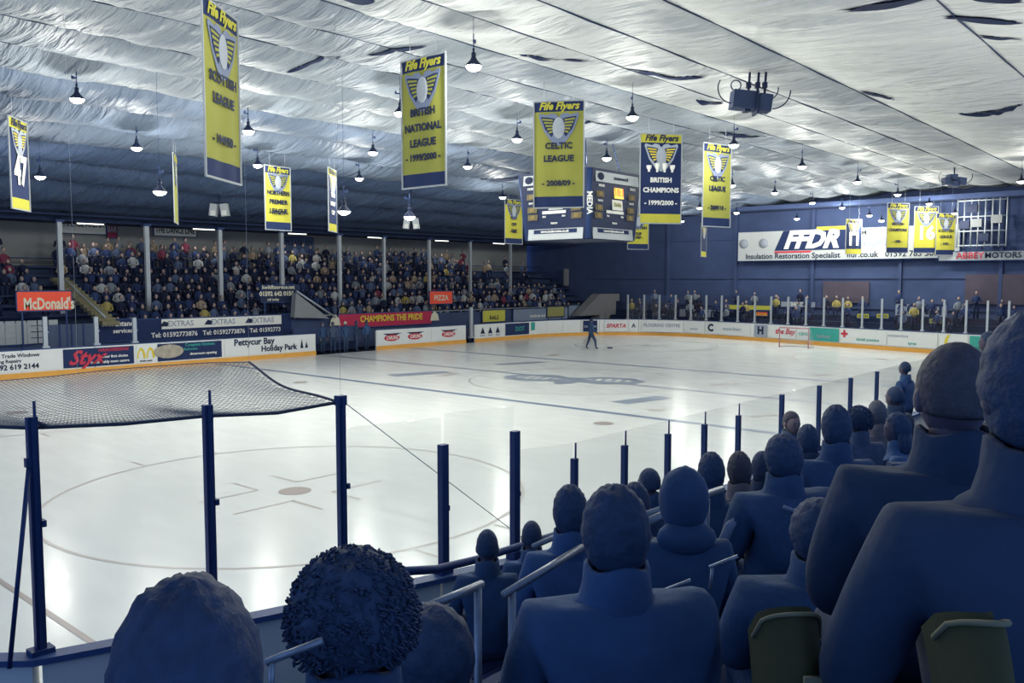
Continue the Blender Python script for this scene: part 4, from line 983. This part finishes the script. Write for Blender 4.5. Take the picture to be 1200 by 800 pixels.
def hair_mesh(style, HC):
    m = MB()
    def cap(rx, ry, rz_, zmin, back=0, nz=.0, seedk=1):
        def fn(p, d):
            q = Vector(p)
            if d.z < zmin: q.z = max(q.z, rz_*zmin-.5*abs(q.z-rz_*zmin)*back)
            if d.y > .25 and d.z < .45: q.y = min(q.y, .25*ry+(.07*max(0, d.z)))
            k = 1+nz*.6*noise.noise(d*5*seedk)+nz*.35*noise.noise(Vector((d.x*16, d.y*16, d.z*5)))
            return q*k
        m.ell(HC+Vector((0, -.012, .008)), (rx, ry, rz_), 44, 32, 0, fn=fn)
    if style == 'short': cap(.092, .108, .132, -.72, .6, .10)
    elif style == 'crop': cap(.086, .104, .126, -.35, .4, .04)
    elif style == 'long':
        cap(.098, .112, .132, -.6, 1.0, .10)
        for k in range(16):
            q = PI+.2+(PI-.4)*k/15; b = HC+Vector((.085*math.cos(q), .09*math.sin(q)-.01, -.02))
            m.tube([b, b+Vector((.01*math.cos(q), -.015, -.09)), b+Vector((0, -.02, -.19-.02*(k % 3)))], [.022, .022, .008], 6)
    elif style == 'curly':
        cap(.122, .126, .128, -.5, .7, .12)
        rnd = random.Random(3)
        for k in range(900):
            z = rnd.uniform(-.45, 1); q = rnd.uniform(0, 2*PI); rr = math.sqrt(max(0, 1-z*z)); d = Vector((rr*math.cos(q), rr*math.sin(q), z))
            if d.y > .35 and d.z < .4: continue
            c = HC+Vector((d.x*.124, d.y*.126-.012, d.z*.132)); ax1 = d.cross(Vector((rnd.random(), rnd.random(), rnd.random()))).normalized(); r_ = rnd.uniform(.006, .012)
            m.tube([c+(d*math.cos(t)+ax1*math.sin(t))*r_ for t in [.8*j for j in range(8)]], .0026, 4)
    elif style == 'hood':
        def fn(p, d):
            q = Vector(p)
            if d.y > .55: q.y = .55*.13
            return q*(1+.05*noise.noise(d*4))
        m.ell(HC+Vector((0, -.02, .0)), (.125, .14, .155), 22, 14, 0, fn=fn); m.ell(HC+Vector((0, -.08, -.16)), (.15, .09, .08), 16, 8, 0)
    elif style == 'beanie':
        cap(.096, .113, .138, .05, .1, .03); m.lathe([(.092, -.0), (.105, .005), (.105, .045), (.094, .05)], HC+Vector((0, -.012, .0)), 20); m.ell(HC+Vector((0, -.02, .15)), (.03, .03, .026), 10, 6)
    elif style == 'pony':
        cap(.086, .104, .128, -.3, .5, .04); m.tube([HC+Vector((0, -.1, .05)), HC+Vector((0, -.15, .03)), HC+Vector((0, -.16, -.08)), HC+Vector((0, -.14, -.16))], [.02, .03, .028, .008], 8)
    return m.mesh('hair', HAIRD)
HAIRS = {}
def person(label, head, floor, pose='sit', hair='short', jk=None, hairm=None, skinm=None, rz=0, xs=1.0, tro=None):
    me, HC = BODIES[pose]; s_ = (head.z-floor)/HC.z
    o = bpy.data.objects.new('person', me); COL.objects.link(o)
    R = Matrix.Rotation(rz, 3, 'Z'); off_ = R @ Vector((HC.x*s_, HC.y*s_, 0))
    o.location = (head.x-off_.x, head.y-off_.y, floor); o.rotation_euler = (0, 0, rz); o.scale = (s_*xs, s_*xs, s_)
    o['label'] = label; o['category'] = 'person'
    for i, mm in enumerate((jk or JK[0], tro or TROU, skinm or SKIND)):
        o.material_slots[i].link = 'OBJECT'; o.material_slots[i].material = mm
    if hair:
        key = (hair, pose)
        if key not in HAIRS: HAIRS[key] = hair_mesh(hair, HC)
        h_ = link('hood' if hair == 'hood' else 'knitted_hat' if hair == 'beanie' else 'hair', HAIRS[key], o)
        h_.material_slots[0].link = 'OBJECT'; h_.material_slots[0].material = hairm or HAIRD
    return o
# near stand terrace: rows step down to the rink
NR = [(.35, 2.62), (1.15, 2.24), (1.95, 1.86), (2.75, 1.47), (3.55, 1.10), (4.35, .74)]
ns = link('floor_near_stand', None, None, kind='structure', label='dark terrace of the near stand stepping down to the rink')
for i, (y, z) in enumerate(NR):
    x0 = (-3 if i < 5 else 2.0)
    m = MB(); m.box(((x0+50)/2, y+.12, z/2), (50-x0, .8, z)); m.obj('terrace_step', STEP, ns)
m = MB(); m.box((23.5, -.85, 1.42), (53, 1.6, 2.84)); m.obj('terrace_step', STEP, ns)
for i, (y, z) in enumerate(NR):
    x0 = (-1.2 if i < 4 else 3.4)
    b = thing('bench', ['long dark bench of the highest near row', 'long dark bench of the second highest near row', 'long dark bench of the third near row', 'long dark bench of the fourth near row', 'long dark bench of the fifth near row', 'long dark bench of the lowest near row beside the boards'][i], 'bench', (x0, y-.03, z))
    for k in range(3): m = MB(); m.box(((48-x0)/2, -.12+.12*k, .41), (48-x0, .10, .035)); m.obj('plank', BENCH, b)
    m = MB()
    for k in range(24): m.box((.5+k*1.95, 0, .195), (.05, .3, .39))
    m.obj('support', METAL, b, kind='stuff')
def rowpt(u, v, k, dy=0):
    d = ray(u, v); Y = NR[k][0]+.03+dy; return CAMP+d*(Y/d.y), NR[k][1]
def near(u, v, k, label, rz=-.8, xs=.92, **kw):
    p, z = rowpt(u, v, k); return person(label, p, z, rz=rz, xs=xs, **kw)
p = at(222, 797, 1.13); person('person at the bottom left corner seen from behind, dark hair', p, p.z-1.28, 'bulky', 'long', JK[2], rz=-.7, xs=.95)
p = at(413, 722, 1.72); person('person with a big head of dark curly hair, seen from behind', p, p.z-1.28, 'bulky', 'curly', JK[0], rz=-.6)
near(571, 641, 5, 'person low by the boards, leftmost small dark head beside the glass post', hair='crop')
near(623, 629, 5, 'small dark head just right of the leftmost one near the boards', hair='crop', jk=JK[1])
near(668, 600, 3, 'person with round dark cropped head left of the largest middle head', hair='short', jk=JK[1])
p = at(720, 624, 2.45); person('person with the large round head in the middle foreground, broad shoulders', p, p.z-1.27, 'bulky', 'short', JK[1], hairm=None, rz=-.65, xs=1.03)
p, z = rowpt(760, 566, 5); person('person with a small bare head rising alone between two glass posts', p, z, 'sit', 'crop', JK[0], rz=-.2)
near(744, 592, 3, 'person low between the large middle head and the small bare head', hair='short', jk=JK[3])
near(800, 584, 2, 'person with rounded hood left of the white rail end', hair='hood', jk=JK[0], hairm=JK[0])
near(833, 554, 3, 'person with dark hair behind the hooded person', hair='short', jk=JK[0])
near(866, 551, 3, 'person in a tan patterned coat beside the white striped jacket', hair='short', jk=JTAN, hairm=HAIRB)
near(893, 549, 3, 'person with dark hair in front of the broad jacket with stripes', hair='short', jk=JK[2])
pj, zj = rowpt(917, 537, 2); pw = person('broad person in dark jacket with a long white sleeve stripe', pj, zj, 'bulky', 'short', JK[0], rz=-.6, xs=1.1)
m = MB(); STR = mat('white_stripe_cloth', '#7f8aa0', .8)
for dx in (0,): m.tube([(-.225, -.03, .98), (-.30, .0, .88), (-.325, .03, .78), (-.30, .10, .70), (-.24, .2, .66)], [.03, .03, .028, .026, .02], 6)
m.obj('sleeve_stripe', STR, pw)
m = MB(); m.tube([(-.10, -.15, 1.02), (-.0, -.17, .98), (.10, -.15, 1.02)], .012, 6); m.obj('collar_stripe', STR, pw)
p, z = rowpt(928, 496, 5, .1); person('child with pale face turned to the crowd above the dark heads', p, z, 'sit', 'crop', JK[3], skinm=SKIN, hairm=HAIRB, rz=2.6)
near(946, 517, 3, 'person with dark hair right of the small pale face', hair='short', jk=JK[2])
near(979, 501, 2, 'person with rounded dark hair below the third glass post from the right', hair='short', jk=JK[0])
near(1006, 493, 3, 'person with textured dark hair right of the last but one glass post', hair='curly', jk=JK[3])
near(1027, 486, 3, 'person with lighter brown hair at the end of the near glass', hair='short', jk=JTAN, hairm=HAIRG)
near(1050, 503, 2, 'person with long dark hair and pale shoulder piece, left of the biggest head', hair='long', jk=JK[1], rz=.3)
p = at(1060, 432, 15.2); person('person standing alone against the ice, dark silhouette left of the biggest head', p, p.z-1.64, 'stand', 'crop', JK[1], rz=-.2)
p, z = rowpt(1048, 466, 4); person('person with small dark head in front of the standing silhouette', p, z, 'sit', 'crop', JK[2], rz=-.3)
p = at(1118, 464, 2.12); person('person with the biggest close head at the right, short hair and bare neck', p, NR[0][1]-.02, 'bulky', 'crop', JK[2], hairm=HAIRB, rz=-.95, xs=1.05)
p = at(1226, 458, 1.5); person('person at the right edge beside the biggest head, dark hair', p, NR[0][1], 'sit', 'short', JK[2], rz=-.9, xs=1.12)
p = at(960, 625, 3.2); person('broad person in a navy coat low between rail pole and biggest head', p, NR[1][1]-.25, 'bulky', 'short', JK[0], rz=-.9, xs=1.2)
p = at(510, 770, 2.3); person('person bending low right of the curly head', p, p.z-1.25, 'lean', 'short', JK[2], rz=-.4, xs=1.15)
p, z = rowpt(1158, 402, 4); person('person with dark head right of the biggest head near the teal board end', p, z, 'sit', 'short', JK[2])
# patterned scarf and draped yellow garments
sv = thing('striped_scarf', 'dark scarf with pale stripes below the long haired person', 'scarf', tuple(at(1060, 560, 3.0)), R0)
m = MB(); m.box((0, 0, 0), (.11, .04, .11)); m.box((-.02, 0, -.12), (.05, .03, .2)); m.obj('cloth', JK[3], sv)
for k, z in enumerate((.05, .01, -.035)): m = MB(); m.box((0, -.024, z), (.10, .01, .012), M=Matrix.Rotation(-.15 if k == 0 else .05, 3, 'Y')); m.obj('stripe', STR, sv)
def drape(u, v, D, w_, h_, label, letter=None):
    r = thing('yellow_jersey', label, 'jersey', tuple(at(u, v, D)), R0)
    m = MB(); NX, NZ = 14, 8; OY = mat('olive_yellow_cloth', '#4a4930', .85, var=.15)
    V = [(lerp(-w_, w_, i/NX), .10*(lerp(-1, 1, i/NX))**2-.05+.05*(j/NZ)**2, -h_*(1-j/NZ)+h_*.45*math.sqrt(max(0, 1-lerp(-1, 1, i/NX)**2))*(j/NZ)) for j in range(NZ+1) for i in range(NX+1)]
    V2 = [(x, y+.03, z) for x, y, z in V]
    Fq = [(j*(NX+1)+i, j*(NX+1)+i+1, (j+1)*(NX+1)+i+1, (j+1)*(NX+1)+i) for j in range(NZ) for i in range(NX)]
    m.add(V, Fq, 0, True); m.add(V2, [q[::-1] for q in Fq], 0, True); m.obj('cloth', OY, r)
    m = MB(); m.tube([(lerp(-w_, w_, i/14), .10*(lerp(-1, 1, i/14))**2-.06+.05, h_*.45*math.sqrt(max(0, 1-lerp(-1, 1, i/14)**2))) for i in range(15)], .005, 6); m.obj('piping', mat('dull_cream', '#7d7b62', .8), r)
    if letter: text(letter, .10, mat('dull_cream', '#7d7b62', .8), r, 0, -.05, y=-.07, bold=.02)
drape(938, 768, 1.7, .07, .2, 'olive yellow jersey with a pale numeral, low right of centre', '5')
drape(1168, 778, 1.2, .045, .14, 'olive yellow cloth at the bottom right corner')
# near rails
nr = thing('handrail', 'worn grey double rail in the near stand ending beside the hooded person', 'rail')
a, b = at(762, 612, 4.9), at(845, 574, 5.9)
def railx(p, q, r_=.022): m = MB(); m.tube([p, q], r_, 8); m.obj('rail', RAILM, nr)
y0 = 2.5
def rx(u, v, Y): d = ray(u, v); return CAMP+d*(Y/d.y)
railx(rx(758, 603, 2.35), rx(846, 573, 2.35)); railx(rx(760, 611, 2.25), rx(828, 580, 2.25))
pp = rx(826, 585, 2.3); m = MB(); m.tube([pp, (pp.x, pp.y, 1.86)], .03, 8); m.obj('rail_post', RAILM, nr)
br = thing('barrier_rail', 'dark pipe rail along the lowest row, rising to the right by the boards', 'rail')
m = MB(); pts = [rx(440, 671, 4.7), rx(510, 667, 4.75), rx(560, 655, 4.8), rx(640, 630, 4.85), rx(700, 611, 4.9), rx(790, 585, 4.9)]; m.tube(pts, .035, 8); m.obj('top_rail', METAL, br)
m = MB(); m.tube([p-Vector((0, 0, .28)) for p in pts], .025, 8); m.obj('lower_rail', METAL, br)
for k, q in enumerate(pts[::2]): m = MB(); m.tube([q, (q.x, q.y, .35)], .025, 6); m.obj('rail_post', METAL, br)
b2_ = thing('seat_rail', 'pale worn rail low in the near stand left of the large middle head', 'rail')
for a, b in ((rx(590, 697, 2.6), rx(682, 641, 2.6)), (rx(498, 712, 2.7), rx(565, 684, 2.7)), (rx(625, 640, 3.6), rx(690, 612, 3.6))): m = MB(); m.tube([a, b], .02, 8); m.obj('rail', RAILM, b2_)
for q in (rx(600, 691, 2.6), rx(560, 686, 2.7)): m = MB(); m.tube([q, (q.x, q.y, 1.47)], .02, 6); m.obj('rail_post', RAILM, b2_)
for u, v, D, lab in ((345, 763, 1.5, 'small pale metal handle at the bottom left'), (848, 658, 3.0, 'short pale bar right of the rail pole'), (793, 686, 3.0, 'short pale bar low beneath the rail')):
    r = thing('metal_bar', lab, 'bar', tuple(at(u, v, D)), R0); m = MB(); m.tube([(-.05, 0, -.02), (.05, 0, .02)], .007, 6); m.tube([(-.04, 0, -.02), (-.045, 0, -.10)], .006, 6); m.obj('bar', RAILM, r)

# skater, players and referee
gs = gz(693, 409); s_o = person('skater in dark kit with a stick near the far end of the ice', Vector((gs.x, gs.y, 1.72)), 0, 'skate', 'beanie', JK[0], hairm=BLACK, rz=-2.2)
r = thing('hockey_stick', 'pale hockey stick held by the skater at the far end', 'stick', (gs.x, gs.y, 0))
q = gz(712, 408); d_ = Vector((q.x-gs.x, q.y-gs.y, 0))
m = MB(); m.tube([d_+Vector((0, 0, .05)), Vector((.05, -.25, 1.1))], .016, 6); m.obj('shaft', CREAM, r)
m = MB(); m.box(d_+Vector((.1, -.1, .04)), (.32, .05, .08), rz=-.8); m.obj('blade', BLACK, r)
def ground_person(u, vfeet, label, Y=None, pose='stand', **kw):
    p = gz(u, vfeet) if Y is None else ay(u, 395, Y); person(label, Vector((p.x, p.y, (1.64 if pose != 'sit' else 1.26)+(.0))), 0.0, pose, **kw)
ground_person(378, 0, 'player in dark kit at the left of the open gate', 39.6, hair='beanie', rz=PI, skinm=SKIN)
ground_person(390, 0, 'player in dark kit with a pale sleeve in the gate', 39.3, hair='beanie', jk=JK[3], rz=2.6)
ground_person(405, 0, 'player with a pale helmet in the middle of the gate', 39.0, hair='beanie', jk=JK[0], hairm=CREAM, rz=PI)
ground_person(418, 0, 'player in dark kit leaning at the gate right of the pale helmet', 39.2, hair='beanie', jk=JK[2], rz=-2.7)
ground_person(430, 0, 'player in dark kit at the right end of the open gate', 39.5, hair='short', jk=JK[1], rz=PI)
ground_person(551, 0, 'steward in dark clothes in the narrow gap by the white post', 39.2, hair='short', jk=JK[2], rz=PI)
gp = thing('gate_backdrop', 'dark players bench enclosure behind the open gate', 'enclosure')
m = MB(); m.box(((x_door0+x_door1)/2, 40.9, .7), (x_door1-x_door0+.2, .1, 1.4)); m.obj('back_panel', DARKW, gp)
m = MB(); m.box(((x_door0+x_door1)/2, 40.4, .45), (x_door1-x_door0-.4, .4, .05)); m.obj('seat', BENCH, gp)

# ------------------------------------------------------------------ far crowd
def low_person(stand=False, armsup=False, kid=False):
    m = MB(); z0 = .42 if not stand else .85
    def ringz(cx, cy, z, rx, ry, n=8): return [Vector((cx+rx*math.cos(2*PI*k/n), cy+ry*math.sin(2*PI*k/n), z)) for k in range(n)]
    H = 1.24 if not stand else 1.6; t = H-z0
    m.rings([ringz(0, 0, z0, .15, .12), ringz(0, 0, z0+t*.3, .17, .13), ringz(0, 0, z0+t*.58, .22, .13), ringz(0, 0, z0+t*.70, .16, .10), ringz(0, .01, z0+t*.77, .06, .06)], 0)
    m.ell((0, .02, H), (.085, .10, .125), 8, 6, 1)
    m.ell((0, -.012, H+.025), (.094, .104, .118), 8, 5, 2)
    for s_ in (-1, 1):
        sh = Vector((.2*s_, 0, z0+t*.6))
        if armsup: m.tube([sh, sh+Vector((.08*s_, .12, -.02)), (.10*s_, .25, z0+t*.75)], [.06, .05, .04], 6, 0); m.ell((.09*s_, .27, z0+t*.78), (.04, .04, .05), 6, 4, 1)
        else: m.tube([sh, sh+Vector((.06*s_, .05, -.26)), Vector((.12*s_, .28, z0+.16))], [.06, .05, .035], 6, 0); m.ell((.11*s_, .32, z0+.16), (.035, .05, .03), 6, 4, 1)
        if stand: m.tube([(.09*s_, 0, z0+.03), (.1*s_, .02, .45), (.1*s_, 0, .05)], [.10, .075, .05], 6, 3); m.box((.1*s_, .05, .035), (.09, .24, .07), 3)
        else: m.tube([(.10*s_, .02, z0+.06), (.12*s_, .42, z0+.06), (.12*s_, .42, .08)], [.09, .075, .05], 6, 3); m.box((.12*s_, .48, .035), (.09, .22, .07), 3)
    return m
FC = {'navy': mat('far_navy_coat', '#26365e', .85), 'black': mat('far_black_coat', '#18213c', .85), 'slate': mat('far_slate_coat', '#4c5b7a', .85), 'grey': mat('far_grey_coat', '#77808c', .85),
      'pale': mat('far_pale_top', '#a4a9ad', .85), 'tan': mat('far_tan_coat', '#968877', .85), 'yellow': mat('far_yellow_shirt', '#a0955a', .85), 'red': mat('far_red_coat', '#74344c', .85), 'blue': mat('far_blue_coat', '#33456f', .85)}
FS = mat('far_skin', '#a08d88', .7); FH = mat('far_hair', '#1c2236', .8); FHB = mat('far_brown_hair', '#5a4a44', .8); FT = mat('far_trousers', '#1d2848', .85)
shapes = {'seated': low_person(), 'seated with raised hands': low_person(False, True), 'standing': low_person(True)}
variants = {}
def far_mesh(sh, c, hb):
    k = (sh, c, hb)
    if k not in variants: variants[k] = shapes[sh].mesh('spectator', [FC[c], FS, FHB if hb else FH, FT])
    return variants[k]
cw = ['navy']*26+['black']*22+['slate']*16+['grey']*10+['pale']*5+['tan']*6+['yellow']*3+['red']*2+['blue']*10
rnd = random.Random(11); seats = []; COLX = [o.location.x for o in bpy.data.objects if o.name.startswith('roof_column')]
sx0, sx1 = ay(70, 320, 45).x, ay(128, 376, 41.5).x
for i, (y, z) in enumerate(ROWS):
    x = 9.6
    while x < 56.3:
        x += .57+rnd.random()*.16
        if rnd.random() < .13: continue
        t = i/8
        # stairway (descending right), the wedge and the gate opening stay clear
        xc = lerp(ay(128, 376, 41.3).x, ay(70, 325, 46.2).x, (y-41.3)/4.9)
        if abs(x-xc) < .75: continue
        if abs(y-44.9) < .45 and any(abs(x-c) < .42 for c in COLX): continue
        if x < xc-.7 and i < 3: continue                              # sign and panel left of the stairs
        if x < xc and i == 8 and rnd.random() < .4: continue
        if i == 0 and ay(296, 350, y).x < x < ay(392, 350, y).x: continue
        if i == 1 and ay(300, 350, y).x < x < ay(380, 350, y).x: continue
        if i in (2,) and ay(335, 350, y).x < x < ay(365, 350, y).x: continue
        if x > lerp(49, 56, 0) and i > 3 and rnd.random() < .75: continue
        if y > 44.5 and x > ay(662, 320, y).x: continue
        if y < 44.5 and x > ay(690, 350, y).x-.5: continue
        stand_ = (i >= 6 and rnd.random() < .55) or rnd.random() < .06
        seats.append((x+rnd.uniform(-.05, .05), y+rnd.uniform(-.06, .06), z, stand_))
seats.sort(key=lambda s_: (s_[0]**2+s_[1]**2))
NIND = 258
prev_small = MB()
tail = []
area_ = lambda x: 'far stand left' if x < 20 else 'far stand middle' if x < 28 else 'far stand right'
for k, (x, y, z, sd) in enumerate(seats):
    sh = 'standing' if sd else ('seated with raised hands' if rnd.random() < .2 else 'seated'); c = rnd.choice(cw); hb = rnd.random() < .35
    rz = PI+rnd.uniform(-.5, .5)-.2; s_ = rnd.uniform(.92, 1.06)
    if k < NIND:
        cn = {'navy': 'a navy coat', 'black': 'a black coat', 'slate': 'a slate blue coat', 'grey': 'a grey coat', 'pale': 'a pale top', 'tan': 'a tan coat', 'yellow': 'a yellow team shirt', 'red': 'a dark red coat', 'blue': 'a blue coat'}[c]
        lb = '%s spectator, %s, %s hair, %s' % (sh, cn[2:], 'brown' if hb else 'dark', area_(x))
        o = link('person', far_mesh(sh, c, hb), None, (x, y, z), rz, lb, 'person', lb.replace('spectator', 'spectators')); o.scale = (s_, s_, s_)
    else: tail.append((x, y, z, rz, s_, sh, c, hb))
palette = [FS, FH, FHB, FT]+[FC[c] for c in FC]; ci = {c: 4+i for i, c in enumerate(FC)}
big = MB()
def append_tail(lst, name, label):
    big = MB()
    for x, y, z, rz, s_, sh, c, hb in lst:
        src = shapes[sh]; cs, sn = math.cos(rz), math.sin(rz); o_ = len(big.v)
        big.v += [(x+s_*(vx*cs-vy*sn), y+s_*(vx*sn+vy*cs), z+s_*vz) for vx, vy, vz in src.v]
        big.f += [[i+o_ for i in f] for f in src.f]; mp = {0: ci[c], 1: 0, 2: 2 if hb else 1, 3: 3}
        big.m += [mp[i] for i in src.m]; big.smooth += src.smooth
    return big.obj(name, palette, label=label, cat='crowd', kind='stuff')
append_tail(tail, 'distant_crowd', 'dense mass of distant spectators filling the right part of the far stand')
end_l = []
for i in range(3):
    y = 8.0
    while y < 37:
        y += .55+rnd.random()*.5
        if rnd.random() < .5: continue
        end_l.append((57.5+.9*i, y, .9+.4*i, PI/2+rnd.uniform(-.4, .4), rnd.uniform(.9, 1.05), rnd.choice(['seated', 'standing', 'seated']), rnd.choice(['navy', 'black', 'slate', 'black', 'navy', 'grey', 'yellow']), rnd.random() < .3))
append_tail(end_l, 'end_crowd', 'scattered dark spectators behind the tall glass at the far end')
